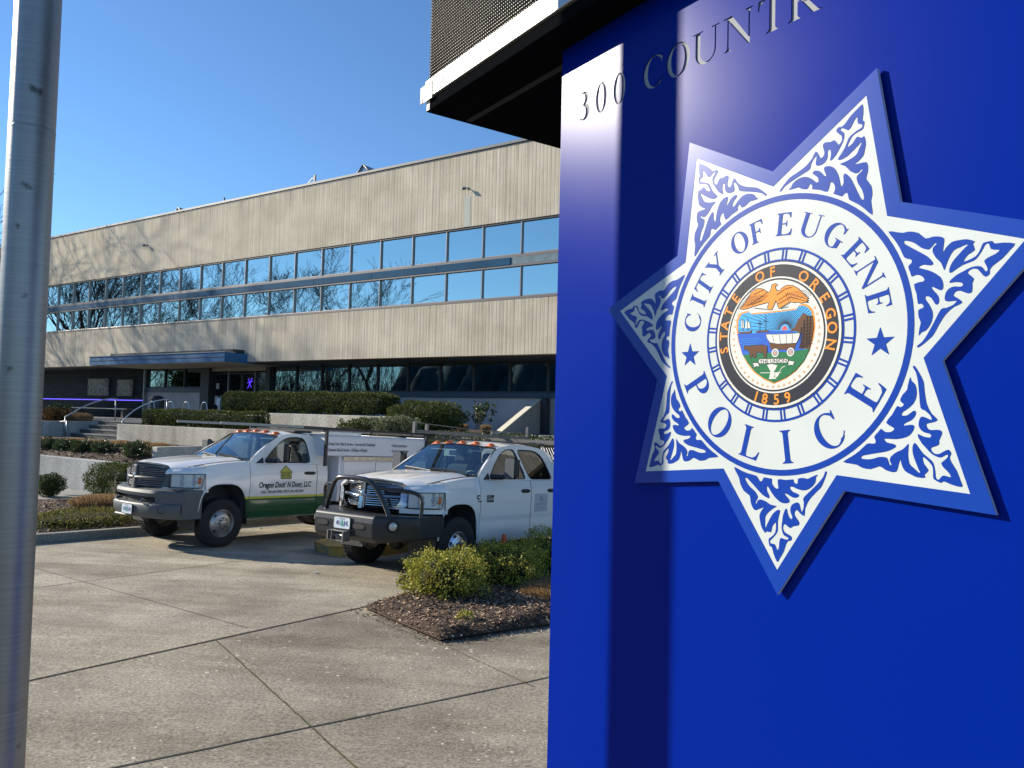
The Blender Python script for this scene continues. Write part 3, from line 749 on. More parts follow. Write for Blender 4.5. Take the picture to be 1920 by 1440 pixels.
rail('stair_handrail', 'curved metal handrail on the right side of the steps', [(.85, -5.12, 1.78), (.87, -5.05, 1.9), (.95, -4.7, 2.25), (1.05, -4.25, 2.5), (1.2, -3.85, 2.62), (1.25, -3.6, 2.63)], [((.85, -5.12, 1.80), 1.70), ((1.25, -3.65, 2.63), 1.75)])
rail('stair_handrail', 'low bent handrail at the far left below the steps', [(-5.2, -5.6, 1.12), (-4.7, -5.4, 1.27), (-3.7, -5.4, 1.53), (-3.45, -5.4, 1.6), (-2.9, -5.35, 1.7), (-2.62, -5.3, 1.72)], [((-2.62, -5.3, 1.72), 1.08), ((-3.44, -5.4, 1.6), 1.08)])
# bike racks: bent hoops
def hoop(t, w_, label, ang=0):
    o = thing('bike_rack', label, 'bike rack', W(t, w_, 1.75), BROT+ang, 'bike rack hoops')
    mb = MB(); mb.tube(smooth3([(-.32, 0, 0), (-.2, 0, .6), (-.12, 0, .82), (.12, 0, .82), (.2, 0, .6), (.32, 0, 0)]), .022, 8); mb.build('hoop', M_rail, o)
for i, (t, w_) in enumerate(((-1.75, -2.4), (-.45, -2.4), (.42, -2.3), (1.0, -1.9))):
    hoop(t, w_, ['first bike rack hoop from the steps, in front of the bin', 'second bike rack hoop from the steps', 'third bike rack hoop from the steps', 'bike rack hoop closest to the doors'][i])
# bin
o = thing('waste_bin', 'dark round waste bin by the pale wall near the bike racks', 'bin', W(-4.6, -.4, 1.75), BROT)
mb = MB(); mb.lathe([(0, 0), (.27, 0), (.31, .1), (.31, .85), (.33, .87)], Matrix.Rotation(PI/2, 4, 'X'), 24)
ob_ = mb.build('body', mat('bin_grey', (.06, .065, .07), .6), o)
mb = MB(); mb.lathe([(.34, .87), (.34, .93), (.2, 1.08), (0, 1.12)], Matrix.Rotation(PI/2, 4, 'X'), 24); mb.build('lid', M_darkf, o)
# bollard with key pad
o = thing('call_bollard', 'pale metal call post standing before the entrance doors', 'bollard', W(-1.33, .5, 1.75), BROT)
mb = MB(); mb.box(-.07, .07, -.06, .06, 0, .98, ch=.012); mb.build('post', M_rail, o)
mb = MB(); mb.box(-.12, .12, -.09, -.061, .72, 1.05, ch=.01); mb.build('panel', mat('panel_white', (.6, .62, .62), .4), o)
# bench
o = thing('bench', 'long dark bench in front of the slate wall', 'bench', W(-11.8, 1.1, 1.75), BROT)
mb = MB(); mb.box(-2.7, 2.7, -.25, .25, .40, .46, ch=.01); mb.build('seat', M_step, o)
mb = MB(); mb.box(-2.7, 2.7, -.27, -.255, .43, .455); mb.build('edge', M_rail, o)
for x in (-2.2, 2.2):
    mb = MB(); mb.box(x-.1, x+.1, -.2, .2, 0, .4); mb.build('leg', M_step, o)
# fin wall running out from the building, sunlight on its sloping edge put into a paler colour
o = thing('buttress', 'grey wedge-shaped fin wall with a pale sunlit sloping edge at the right', 'buttress', BO, BROT)
mb = MB(); mb.prism([(-2.3, 1.1), (1.89, 1.1), (1.89, 2.93), (1.60, 2.93), (-2.3, 1.10)][:4], 14.18, 14.4, lambda p, q, h: (h, p, q)); mb.build('wall', mat('grey_stucco', (.30, .285, .26), .9, noise=.1, nscale=3, bump=.2), o)
mb = MB(); mb.prism([(-2.36, 1.105), (-2.30, 1.105), (1.60, 2.935), (1.54, 2.935)], 14.178, 14.405, lambda p, q, h: (h, p, q)); mb.build('sloping_edge', mat('edge_painted_sunlit', (.66, .62, .50), .85), o)
slab('dark_pier', M_darkf, 14.45, 14.62, 1.5, 1.79, 1.2, 2.94, 'dark narrow pier right of the fin wall', 'pier', bevel=0)
slab('screen_wall', mat('grey_stucco_b', (.15, .15, .145), .9, noise=.1, nscale=3), 17.2, 31, 1.2, 1.78, 1.2, 2.93, 'grey stucco wall behind the rear of the right truck', 'wall', bevel=0)
# ================================================================== vegetation
def leaf_mat(name, c, rough=.45, var=.5, spec=.5, c3=None):
    m_ = bpy.data.materials.new(name); m_.use_nodes = True
    N = m_.node_tree.nodes; Lk = m_.node_tree.links.new; b = N['Principled BSDF']
    g = N.new('ShaderNodeNewGeometry'); cr = N.new('ShaderNodeValToRGB')
    cr.color_ramp.elements[0].color = (*[x*(1-var) for x in c], 1); cr.color_ramp.elements[1].color = (*[min(1, x*(1+var)) for x in c], 1)
    if c3: e = cr.color_ramp.elements.new(.92); e.color = (*c3, 1)
    Lk(g.outputs['Random Per Island'], cr.inputs[0]); Lk(cr.outputs[0], b.inputs[0])
    b.inputs['Roughness'].default_value = rough; b.inputs['Specular IOR Level'].default_value = spec
    b.inputs['Subsurface Weight'].default_value = 0
    tr = N.new('ShaderNodeBsdfTranslucent'); Lk(cr.outputs[0], tr.inputs[0])
    mx = N.new('ShaderNodeMixShader'); mx.inputs[0].default_value = .25
    Lk(b.outputs[0], mx.inputs[1]); Lk(tr.outputs[0], mx.inputs[2]); Lk(mx.outputs[0], N['Material Output'].inputs[0])
    return m_
L_box = leaf_mat('boxwood_leaf', (.24, .27, .022), .5, .6, .3, c3=(.55, .50, .09))
L_hedge = leaf_mat('hedge_leaf', (.07, .09, .024), .6, .55, .2)
L_dark = leaf_mat('dark_leaf', (.045, .07, .022), .4, .5)
L_grey = leaf_mat('silver_leaf', (.16, .18, .10), .6, .5, .2)
L_dry = leaf_mat('dry_stem', (.36, .24, .125), .8, .45, .2)
L_drygreen = leaf_mat('dry_green', (.17, .16, .045), .7, .5, .2)
L_orange = leaf_mat('orange_leaf', (.17, .085, .025), .6, .6, .3)
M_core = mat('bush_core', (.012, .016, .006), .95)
M_twig = mat('twig', (.07, .05, .03), .9)
M_bark = mat('bark', (.055, .045, .038), .95, noise=.4, nscale=6)

def leaves(centers, normals, size, rng, aspect=.5, fold=True):
    """each leaf = two triangles-ish quad, oriented around normal with jitter"""
    n = len(centers)
    d = rng.normal(size=(n, 3))*.75+normals; d /= np.linalg.norm(d, axis=1)[:, None]
    a = rng.normal(size=(n, 3)); a -= (a*d).sum(1)[:, None]*d; a /= np.linalg.norm(a, axis=1)[:, None]+1e-9
    # leaf blade spans d (outward) and a (side)
    L = size*rng.uniform(.6, 1.25, n)[:, None]; Wd = L*aspect
    V = np.stack([centers, centers+d*L*.5+a*Wd*.5, centers+d*L, centers+d*L*.5-a*Wd*.5], 1)
    return V.reshape(-1, 3)

def shell_points(n, half, rng, lump=.12, power=2.6, depth=.25, flat_bottom=True, seed=0):
    """points near the surface of a superellipsoid box of half sizes, with lumpy radius"""
    u = rng.normal(size=(n, 3)); u /= np.linalg.norm(u, axis=1)[:, None]
    r = (np.abs(u)**power).sum(1)**(-1/power)
    ph = rng.uniform(0, 6, 6)
    f = 1+lump*(np.sin(u[:, 0]*5+ph[0])*np.sin(u[:, 1]*6+ph[1])+.7*np.sin(u[:, 2]*9+ph[2]+u[:, 0]*7))
    k = 1-depth*rng.random(n)**1.6
    p = u*(r*f*k)[:, None]*np.array(half)
    return p, u/np.array(half)*min(half)

def bush(name, label, loc, half, n, leaf, size, seed, rz=0, cat='shrub', group=None, lump=.12, power=2.4, aspect=.5, stem=True, core=.72, depth=.3, tuft=0):
    rng = np.random.default_rng(seed)
    o = thing(name, label, cat, loc, rz, group)
    long_ = max(half[0], half[1])/min(half[0], half[1])
    if long_ > 2:      # hedge: sample box surface evenly
        hx, hy, hz = half
        A = np.array([hy*hz, hy*hz, hx*hz, hx*hz, hx*hy]); A = A/A.sum(); fc = rng.choice(5, n, p=A)
        p = rng.uniform(-1, 1, (n, 3)); nn = np.zeros((n, 3))
        for k, (ax, s_) in enumerate(((0, 1), (0, -1), (1, 1), (1, -1), (2, 1))):
            mk = fc == k; p[mk, ax] = s_; nn[mk, ax] = s_
        p = p*np.array(half)
        ph = rng.uniform(0, 6, 8)
        w_ = np.sin(p[:, 0]*2.9+ph[0])*.5+np.sin(p[:, 0]*7.3+ph[1]+p[:, 2]*3)*.3+np.sin(p[:, 0]*13+ph[2]+p[:, 1]*5)*.2
        off = lump*min(half[1], half[2])*w_-depth*min(half[1], half[2])*rng.random(n)**1.8
        # round the top edges
        rr = np.clip((p[:, 2]/hz-.55)/.45, 0, 1)**2*.18*hy; p[:, 1] -= np.sign(p[:, 1])*rr
        ends = np.clip((np.abs(p[:, 0])-(hx-hy))/hy, 0, 1)**2; p[:, 1] *= 1-.35*ends; p[:, 2] -= .25*hz*ends*(p[:, 2] > 0)
        # tapered base like clipped hedges
        lo = np.clip((-p[:, 2]/hz-.2)/.8, 0, 1); gap = np.sin(p[:, 0]*2*PI/.95+ph[3])*.5+.5
        p[:, 1] *= 1-.3*lo*gap; p[:, 2] += lo*gap*.25*hz
        p += nn*off[:, None]
    else:
        p, nn = shell_points(n, half, rng, lump, power, depth)
        lowm = p[:, 2] < -.55*half[2]; p[lowm, :2] *= .82
        if tuft:
            cl = p[rng.integers(0, n, tuft)]; ix = rng.integers(0, tuft, n//2)
            q = cl[ix]*(1+rng.uniform(0, .12, (len(ix), 1)))+rng.normal(size=(len(ix), 3))*size*.7; p[:n//2] = q
    nn = nn/(np.linalg.norm(nn, axis=1)[:, None]+1e-9)
    nn[:, 2] += .45
    V = leaves(p, nn, size, rng, aspect); V[:, 2] += half[2]
    V[:, 2] = np.maximum(V[:, 2], .0)
    np_mesh('foliage', V, np.arange(len(V)).reshape(-1, 4), leaf, o)
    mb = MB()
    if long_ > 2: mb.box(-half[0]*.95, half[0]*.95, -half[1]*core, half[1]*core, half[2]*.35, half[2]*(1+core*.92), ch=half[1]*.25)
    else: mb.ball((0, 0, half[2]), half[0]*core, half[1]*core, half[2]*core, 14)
    mb.build('dark_core', M_core, o)  # solid core; shade deep in the foliage is put into its near-black colour
    if stem:
        mb = MB(); rs = random.Random(seed)
        for k in range(7):
            a = rs.uniform(0, 2*PI); mb.tube([(.03*math.cos(a), .03*math.sin(a), 0), (half[0]*.3*math.cos(a), half[1]*.3*math.sin(a), half[2]*.5), (half[0]*.6*math.cos(a+.3), half[1]*.6*math.sin(a+.3), half[2]*1.1)], [.012, .008, .004], 5)
        mb.build('stem', M_twig, o)
    return o

# --- near shrubs beside the drive
gp = lambda t, w_, dz=0: G(t, w_, dz)
bush('boxwood_shrub', 'leftmost bright green boxwood shrub at the corner of the flower bed', gp(21.85, -13.05), (.47, .46, .30), 11000, L_box, .032, 11, group='boxwood shrubs beside the drive', tuft=340, core=.74, depth=.40, lump=.17, power=2.6, aspect=.62)
bush('boxwood_shrub', 'middle boxwood shrub in front of the wheel of the right truck', gp(21.85, -11.75), (.54, .50, .30), 11000, L_box, .032, 12, group='boxwood shrubs beside the drive', tuft=340, core=.74, depth=.40, lump=.17, power=2.6, aspect=.62)
bush('boxwood_shrub', 'right boxwood shrub against the edge of the blue sign', gp(22.15, -10.3), (.75, .62, .37), 14000, L_box, .034, 13, group='boxwood shrubs beside the drive', tuft=420, core=.74, depth=.40, lump=.17, power=2.6, aspect=.62)
bush('small_plant', 'tiny green plant growing alone in the mulch by the paving', gp(22.83, -13.95, .03), (.09, .09, .075), 420, L_box, .03, 14, core=.3, cat='plant')
# clipped dry grass clump: upright stalks
def grass_clump(label, loc, rx, ry, h, n, seed, mats_=None, rz=0, group=None, lean=.25, wd=.004):
    rng = np.random.default_rng(seed); o = thing('clipped_grass', label, 'ornamental grass', loc, rz, group)
    a = rng.uniform(0, 2*PI, n); r = np.sqrt(rng.random(n)); x = rx*r*np.cos(a); y = ry*r*np.sin(a)
    hh = h*(1-.25*r**3)*rng.uniform(.8, 1.08, n)
    l = rng.normal(size=(n, 2))*lean*.4*h; l[:, 0] += x*lean*.6; l[:, 1] += y*lean*.6
    t = rng.uniform(0, PI, n); dx = np.cos(t)*wd; dy = np.sin(t)*wd
    V = np.stack([np.stack([x*.85-dx, y*.85-dy, 0*x], 1), np.stack([x*.85+dx, y*.85+dy, 0*x], 1), np.stack([x+l[:, 0]+dx*.6, y+l[:, 1]+dy*.6, hh], 1), np.stack([x+l[:, 0]-dx*.6, y+l[:, 1]-dy*.6, hh], 1)], 1).reshape(-1, 3)
    np_mesh('stalks', V, np.arange(len(V)).reshape(-1, 4), mats_ or L_dry, o)
    mb = MB(); mb.ball((0, 0, 0), rx*.85, ry*.85, h*.8, 16, half=True); mb.build('root_mass', mat('root', (.09, .055, .025), .95), o)
    return o
grass_clump('clipped brown grass clump in the flower bed behind the tiny plant', gp(22.75, -11.9, .03), .42, .55, .17, 7000, 21)
grass_clump('clipped brown grass clump behind the left curb near the bumper', gp(11.3, -11.55, .08), .55, .42, .36, 5000, 22, lean=.3, wd=.006)
# ground cover strip and weeds on left bed
for i, (t, w_, hx, hy, hz, lf, lab) in enumerate(((13.2, -13.0, .75, 1.25, .13, L_drygreen, 'low yellow-green ground cover along the left curb'), (12.7, -14.6, .3, .3, .14, L_drygreen, 'small weedy tuft beside the pole behind the curb'))):
    bush('ground_cover', lab, gp(t, w_, .08), (hx, hy, hz), 9000 if i == 0 else 1500, lf, .045, 30+i, rz=BROT, stem=False, core=.6, cat='ground cover')
def stalk_plant(label, loc, n, h, seed, lf, spread=.3, leafn=14, ls=.05):
    rng = random.Random(seed); nr = np.random.default_rng(seed); o = thing('dry_stalk_plant', label, 'plant', loc)
    mb = MB(); C = []
    for k in range(n):
        a = rng.uniform(0, 2*PI); hh = h*rng.uniform(.6, 1.1); e = Vector((math.cos(a)*spread*rng.random(), math.sin(a)*spread*rng.random(), hh))
        b0 = Vector((rng.uniform(-.12, .12), rng.uniform(-.12, .12), 0)); m1 = b0.lerp(e, .5)+Vector((rng.uniform(-.04, .04),)*2+(0,))
        mb.tube([b0, m1, e], [.009, .007, .005], 5)
        for j in range(leafn): C.append(b0.lerp(e, rng.uniform(.4, 1))+Vector((rng.gauss(0, .02), rng.gauss(0, .02), 0)))
    mb.build('stems', M_dst, o)
    C = np.array([tuple(c) for c in C]); V = leaves(C, np.tile([0, 0, .5], (len(C), 1)), ls, nr, .45)
    np_mesh('leaves', V, np.arange(len(V)).reshape(-1, 4), lf, o)
M_dst = mat('dry_stalk', (.30, .25, .19), .9)
stalk_plant('tall bare grey stalks against the bumper of the left truck', gp(13.3, -11.7, .08), 26, 1.0, 41, L_grey, .3, 6, .03)
stalk_plant('small silvery leafed plant before the dark trimmed shrub', gp(10.6, -10.9, .08), 9, .62, 42, L_grey, .25, 22, .05)
stalk_plant('sparse short dry stalks between silvery plant and bare stalks', gp(12.3, -11.2, .08), 12, .5, 43, L_grey, .5, 2, .03)
# left shrubs
bush('trimmed_shrub', 'large dark trimmed shrub in front of the low grey wall', gp(8.35, -9.45, .02), (1.0, .55, .46), 13000, L_hedge, .05, 51, rz=BROT, power=4, lump=.06, core=.8)
bush('trimmed_shrub', 'small round shrub beside the aluminium pole', gp(6.75, -10.4, .02), (.33, .33, .28), 4200, L_hedge, .045, 52, lump=.08, core=.7)
# hedges on the terraces
def wbush(name, label, t, w_, z, half, n, lf, size, seed, **k):
    return bush(name, label, W(t, w_, z), half, n, lf, size, seed, rz=BROT, **k)
wbush('hedge', 'long trimmed dark hedge on the upper terrace below the ground-floor windows', 7.9, -2.9, 2.16, (3.95, .5, .38), 26000, L_hedge, .065, 61, cat='hedge', stem=False, lump=.12, core=.75)
wbush('hedge', 'shorter trimmed hedge on the lower terrace right of the steps', 4.55, -4.45, 1.62, (3.2, .33, .31), 20000, L_hedge, .055, 62, cat='hedge', stem=False, lump=.14, core=.72)
wbush('mounded_shrub', 'large rounded dark shrub at the right end of the long hedge', 13.2, -3.0, 1.75, (1.25, .85, .47), 16000, L_hedge, .06, 63, power=2.8, lump=.1)
wbush('hedge', 'dark low hedge added to darken the gap behind the rack of the right truck', 17.2, -4.2, 1.0, (3.0, .4, .42), 9000, L_dark, .06, 68, cat='hedge', stem=False)  # added only to make the unclear gap behind the rack dark
wbush('mounded_shrub', 'pale leafed shrub in front of the large rounded shrub', 13.2, -4.35, 1.6, (.75, .4, .30), 5200, L_grey, .075, 64, lump=.22, core=.6)
wbush('mounded_shrub', 'low green shrub left of the pale leafed shrub', 12.0, -4.35, 1.6, (.6, .4, .26), 4200, L_hedge, .065, 65, lump=.22)
stk = stalk_plant('spiky yellow-green plant at the corner of the upper wall', W(11.1, -4.3, 1.62), 16, .5, 66, L_grey, .35, 6, .12)
stalk_plant('dark fern-like plant to the right of the rounded shrub', W(14.6, -2.3, 1.9), 12, .75, 67, L_dark, .6, 22, .14)
for i, (t, w_, z, sx_, h) in enumerate(((.85, -6.75, 1.0, .55, .13), (1.75, -6.85, 1.0, .5, .12), (2.45, -6.7, 1.0, .45, .12), (3.65, -6.75, .96, .52, .20), (4.85, -6.75, .96, .36, .22), (5.75, -6.75, .96, .38, .21))):
    grass_clump(['first', 'second', 'third', 'fourth', 'fifth', 'sixth'][i]+' clipped brown clump from the left along the foot of the wall right of the steps', W(t, w_, z), sx_, .28, h+.08, 1500, 70+i, rz=BROT, group='clipped clumps below the steps', wd=.008, lean=.1)
grass_clump('clipped brown grass clump on the planter left of the steps', W(-3.6, -4.3, 1.6), .6, .4, .42, 2600, 78, rz=BROT, wd=.008, lean=.1)
for i, (t, z) in enumerate(((13.05, 1.80), (13.95, 1.80))):
    grass_clump(['left', 'right'][i]+' clipped tuft before the pale wall above the right truck', W(t, -1.0, z), .19, .19, .24, 900, 79+i, rz=BROT, wd=.007, lean=.1, group='clipped tufts before the pale wall')
for i, (t, w_) in enumerate(((2.2, -7.7), (3.15, -7.7), (4.1, -7.55), (6.2, -7.75), (1.2, -7.75))):
    bush('low_shrub', ['left of centre dark shrub in the raised mulch bed', 'dark shrub at the middle of the raised mulch bed', 'dark shrub before the fourth clipped clump', 'dark green shrub at the end of the short concrete wall', 'sparse shrub nearest the pole in the raised mulch bed'][i], W(t, w_, .82), (.36 if i != 3 else .42, .3, .2 if i != 3 else .23), 2200, L_dark, .06, 85+i, rz=BROT, lump=.25, core=.55, stem=False)
bush('orange_shrub', 'shrub with orange-brown winter leaves on the left planter', W(-4.4, -4.9, 1.62), (.7, .45, .26), 2600, L_orange, .08, 91, rz=BROT, lump=.25, core=.6, stem=False)
bush('low_shrub', 'dark evergreen behind the orange leafed shrub', W(-5.2, -4.3, 1.62), (.8, .4, .36), 2600, L_dark, .08, 92, rz=BROT, lump=.2, core=.7, stem=False)

# ================================================================== bare trees (cast shadows on the wall and show in the windows)
def bare_tree(seed, h=17, r0=.24, spread=1.0, depth=6):
    rng = random.Random(seed); segs = []
    def grow(p, d, L, r, lev):
        n = 3; pts = [p]; rs = [r]
        for i in range(n):
            d = (d+Vector((rng.gauss(0, .10), rng.gauss(0, .10), rng.gauss(.03, .06)))).normalized()
            p = p+d*L/n; pts.append(p); rs.append(r*(1-.4*(i+1)/n))
            if lev < depth and i < n-1 and lev > 0 and rng.random() < .6:
                ax = Vector((rng.gauss(0, 1), rng.gauss(0, 1), rng.gauss(0, .4))).normalized()
                dd = (d+ax*.8*spread).normalized(); grow(p, dd, L*.6, rs[-1]*.5, lev+2)
        segs.append((pts, rs, lev))
        if lev >= depth: return
        for k in range(rng.choice((2, 3, 3)) if lev else 4):
            ax = Vector((rng.gauss(0, 1), rng.gauss(0, 1), rng.gauss(0, .3))).normalized()
            dd = (d+ax*rng.uniform(.35, .75)*spread).normalized(); dd.z = max(dd.z, -.05)
            grow(p, dd, L*rng.uniform(.66, .86), rs[-1]*.68, lev+1)
    grow(Vector((0, 0, -.3)), Vector((0, 0, 1)), h*.24, r0, 0)
    return segs
def tree_meshes(seed, **k):
    segs = bare_tree(seed, **k); out_ = []
    for sel in (lambda l: l <= 1, lambda l: l > 1):
        mb = MB()
        for pts, rs, lev in segs:
            if sel(lev): mb.tube(pts, [max(r, .011) for r in rs], 8 if lev == 0 else (5 if lev < 4 else 3), cap=False)
        out_.append(mb)
    return out_
protos = []
for sd_, kw in ((3, dict(h=18, r0=.30)), (8, dict(h=16, r0=.24, spread=1.15)), (15, dict(h=19, r0=.32, spread=.9))):
    a, b_ = tree_meshes(sd_, **kw)
    o = empty('bare_tree'); a.build('trunk', M_bark, o); b_.build('crown', M_bark, o); protos.append(o)
spots = [(-21.7, -28, 'nearest to the driveway'), (-26.8, -26.5, ''), (-34, -24, ''), (-37.2, -19.5, ''), (-38.5, -14, ''), (-33, -9, ''), (-20.8, -5.4, ''), (-24.0, -6.4, ''), (-31.5, -2.0, ''), (-26.5, -8.2, ''), (-31, -14, '')]
tl = ['bare winter tree farthest from the building, mirrored in the middle windows', 'bare winter tree with wide limbs mirrored left of the middle windows', 'bare winter tree mirrored above the entrance canopy', 'tall bare tree mirrored in the windows left of the canopy', 'bare tree mirrored in the far left windows', 'bare tree mirrored at the left end of the window band',
      'bare tree close to the wall whose shadow falls on the concrete above the canopy', 'bare tree at the left corner casting shadows on the concrete', 'bare tree beyond the left corner, its twigs showing left of the pole', 'bare tree at the left whose trunk shadow crosses the lower band', 'bare tree among the mirrored row at the left']
for i, (t, w_, _) in enumerate(spots):
    o = protos[i] if i < 3 else copy_tree(protos[i % 3])
    p = W(t, w_); p.z = ground_z(p.x, p.y)
    o.location = p; o.rotation_euler = (0, 0, i*2.1+.4); s_ = (1.12, 1.1, .98)[i] if i < 3 else 1.2 if i in (6, 7, 9) else .92+.04*(i % 4); o.scale = (s_, s_, s_) if i not in (6, 7, 8, 9) else {6: (.72, .72, 1.22), 7: (.75, .75, 1.35), 8: (.72, .72, 1.2), 9: (.85, .85, 1.5)}[i]
    tag(o, tl[i], 'tree', 'bare trees left of the building')
# evergreen mirrored in the lower windows and a far wood
bush('evergreen_tree', 'dense evergreen tree among the bare trees, mirrored in the lower windows', W(-30, -17, 0), (3.2, 3.2, 4.2), 9000, L_dark, .4, 95, cat='tree', power=2, lump=.2)
def wood(a, b_, n, h, seed, label):
    rng = np.random.default_rng(seed); A = np.array(a); B = np.array(b_)
    V = []
    k = rng.random(n); base = A[None]*(1-k[:, None])+B[None]*k[:, None]+rng.normal(size=(n, 2))*4
    hh = h*rng.uniform(.5, 1.1, n)
    segn = 5; L = []
    for i in range(n):
        p = np.array([*base[i], 0.]); d = np.array([0, 0, 1.]); 
        for j in range(26):
            z0 = rng.uniform(.0, .9)*hh[i]; ang = rng.uniform(0, 2*PI); ln = rng.uniform(.1, .35)*hh[i]
            q = np.array([base[i, 0], base[i, 1], z0])+np.array([rng.normal()*.8, rng.normal()*.8, 0]); e = q+np.array([math.cos(ang)*.45, math.sin(ang)*.45, .9])*ln
            s_ = .03+.05*(1-z0/hh[i]); o_ = np.array([math.sin(ang), -math.cos(ang), 0])*s_
            L.append([q-o_, q+o_, e+o_*.3, e-o_*.3])
    V = np.array(L).reshape(-1, 3)
    return tag(np_mesh('far_wood', V, np.arange(len(V)).reshape(-1, 4), M_bark), label, 'wood', kind='stuff')
pa, pb = W(-75, -75), W(60, -95)
wood(W(-120, -70).xy[:], W(-58, -74).xy[:], 420, 13, 97, 'far leafless wood across the road, seen only in the windows')
mb = MB(); rw = random.Random(3)
for k in range(70):
    t = -120+k*2.2; tall = 1.0 if t > -60 else .42
    p = W(t, -78+rw.uniform(-3, 3)); mb.ball((p.x, p.y, 0), rw.uniform(4, 6.5), rw.uniform(4, 7), (11.2+rw.uniform(-.8, 1.2))*tall, 12)
tag(mb.build('dark_reflection_belt', mat('dark_reflection_belt', (.022, .06, .068), .95, noise=.5, nscale=.5)), 'dark evergreen belt added out of view beyond the driveway for the windows to mirror', 'dark_reflection_belt', kind='stuff')  # unseen mass, shaped and tinted so the lower windows reflect dark
# ================================================================== pickup trucks
M_white = mat('white_paint', (.80, .785, .755), .32, coat=1.0, coatr=.04)
M_green = None
def stripe_paint():
    m_ = bpy.data.materials.new('white_green_paint'); m_.use_nodes = True
    N = m_.node_tree.nodes; Lk = m_.node_tree.links.new; b = N['Principled BSDF']
    b.inputs['Roughness'].default_value = .32; b.inputs['Coat Weight'].default_value = 1; b.inputs['Coat Roughness'].default_value = .05
    tc = N.new('ShaderNodeTexCoord'); sx = N.new('ShaderNodeSeparateXYZ'); Lk(tc.outputs['Object'], sx.inputs[0])
    cr = N.new('ShaderNodeValToRGB'); cr.color_ramp.interpolation = 'CONSTANT'
    mr = N.new('ShaderNodeMapRange'); mr.inputs[1].default_value = 0; mr.inputs[2].default_value = 2; Lk(sx.outputs[2], mr.inputs[0])
    e = cr.color_ramp.elements; e[0].position = 0; e[0].color = (.008, .075, .028, 1)
    e[1].position = .398; e[1].color = (.55, .56, .06, 1); x = e.new(.416); x.color = (.80, .785, .755, 1)
    Lk(mr.outputs[0], cr.inputs[0])
    gt = N.new('ShaderNodeMath'); gt.operation = 'GREATER_THAN'; gt.inputs[1].default_value = -.30; Lk(sx.outputs[0], gt.inputs[0])
    mx = N.new('ShaderNodeMixRGB'); Lk(gt.outputs[0], mx.inputs[0]); Lk(cr.outputs[0], mx.inputs[1]); mx.inputs[2].default_value = (.80, .785, .755, 1)
    Lk(mx.outputs[0], b.inputs[0]); return m_
M_stripe = stripe_paint()
M_chrome = mat('chrome', (.52, .52, .52), .14, metal=1)
M_dull = mat('grey_plastic', (.095, .105, .11), .5, spec=.4)
M_slat = mat('slat_grey', (.22, .20, .20), .35, spec=.6)
M_plas = mat('black_plastic', (.018, .019, .021), .45)
M_rub = mat('rubber', (.016, .016, .017), .8, bump=.2, nscale=60)
M_steel = mat('steel_rim', (.42, .41, .39), .38, metal=.85, noise=.15, nscale=8)
M_alloy = mat('polished_alloy', (.62, .62, .64), .28, metal=.9)
M_inner = mat('cab_interior', (.05, .052, .055), .8)
M_seat = mat('seat_fabric', (.10, .11, .12), .9)
M_wsh = glass_mat('windshield_glass', (.62, .78, .80), .01, (.9, .97, 1), .10)
M_sideg = glass_mat('side_glass', (.42, .50, .50), .01, (.9, .95, 1), .06)
M_privg = glass_mat('privacy_glass', (.10, .12, .13), .01, (.9, .95, 1), .06)
M_lens = glass_mat('headlight_lens', (.86, .9, .92), .02, (1, 1, 1), .04)
M_refl = mat('reflector', (.62, .66, .72), .28, metal=.5)
M_amber = mat('amber_lens', (.85, .16, .015), .25, coat=.6)
M_bump = mat('powder_steel', (.040, .042, .046), .42, metal=.5, bump=.04, nscale=40, rvar=.06)
M_tubeb = mat('black_tube', (.02, .02, .022), .22, coat=.6)
M_emb = mat('emblem', (.5, .5, .52), .25, metal=1)
M_seam = mat('panel_gap', (.012, .012, .014), .9)
M_plate = mat('plate_white', (.62, .70, .74), .4); M_plblue = mat('plate_blue', (.03, .04, .22), .5); M_pltree = mat('plate_tree', (.05, .28, .22), .5)
M_ink = mat('decal_ink', (.02, .03, .035), .6); M_logo = mat('decal_yellow', (.50, .46, .05), .5)
M_stain = mat('stainless', (.42, .38, .33), .3, metal=.8)
M_hivis = mat('hi_vis', (.6, .75, .05), .6)

WX, WR = 0.0, .41
def arch_z(x, cx, zb, wz, a=.47, b=.665):
    d = abs(x-cx)
    return wz+b*(1-(d/a)**3)**(1/3) if d < a else zb
def noseY(u):   # plan curve of the nose: u 0 (centre) .. 1 (side), returns (x, y)
    pts = [(1.02, 0), (1.00, .22), (.945, .45), (.87, .60), (.70, .80), (.55, .90), (.42, .955), (.30, .972)]
    f = u*(len(pts)-1); i = min(int(f), len(pts)-2); t = f-i
    a, b = pts[i], pts[i+1]; return (a[0]+(b[0]-a[0])*t, a[1]+(b[1]-a[1])*t)
def hood_edge(x):  # height of the hood shut line beside the fender
    return 1.44-.10*max(0, (x+.45)/1.2)**1.6*1.35
def hood_z(x, y):
    base = 1.50-.16*max(0, (x+.55)/1.55)**1.9
    ya = abs(y)/.84
    z = base-.075*ya**2.4
    if abs(y) > .28 and abs(y) < .72: z += .014*math.sin((abs(y)-.28)/.44*PI)
    z += .02*math.exp(-((abs(y)-.30)/.05)**2)*0
    return z
def side_y(z, x):
    y = .972
    if z < .62: y -= (.62-z)**2*1.1
    zt = 1.12
    if z > zt: y -= (z-zt)**2*(.75 if x > -.45 else .55)
    if x > -.52 and x < .52: y += .012*math.exp(-((z-1.0)/.12)**2)
    y -= .010*math.exp(-((z-.78)/.035)**2)*(1 if x < -.5 else 0)
    return y
def gh_y(z): return .905-(z-1.40)*.36

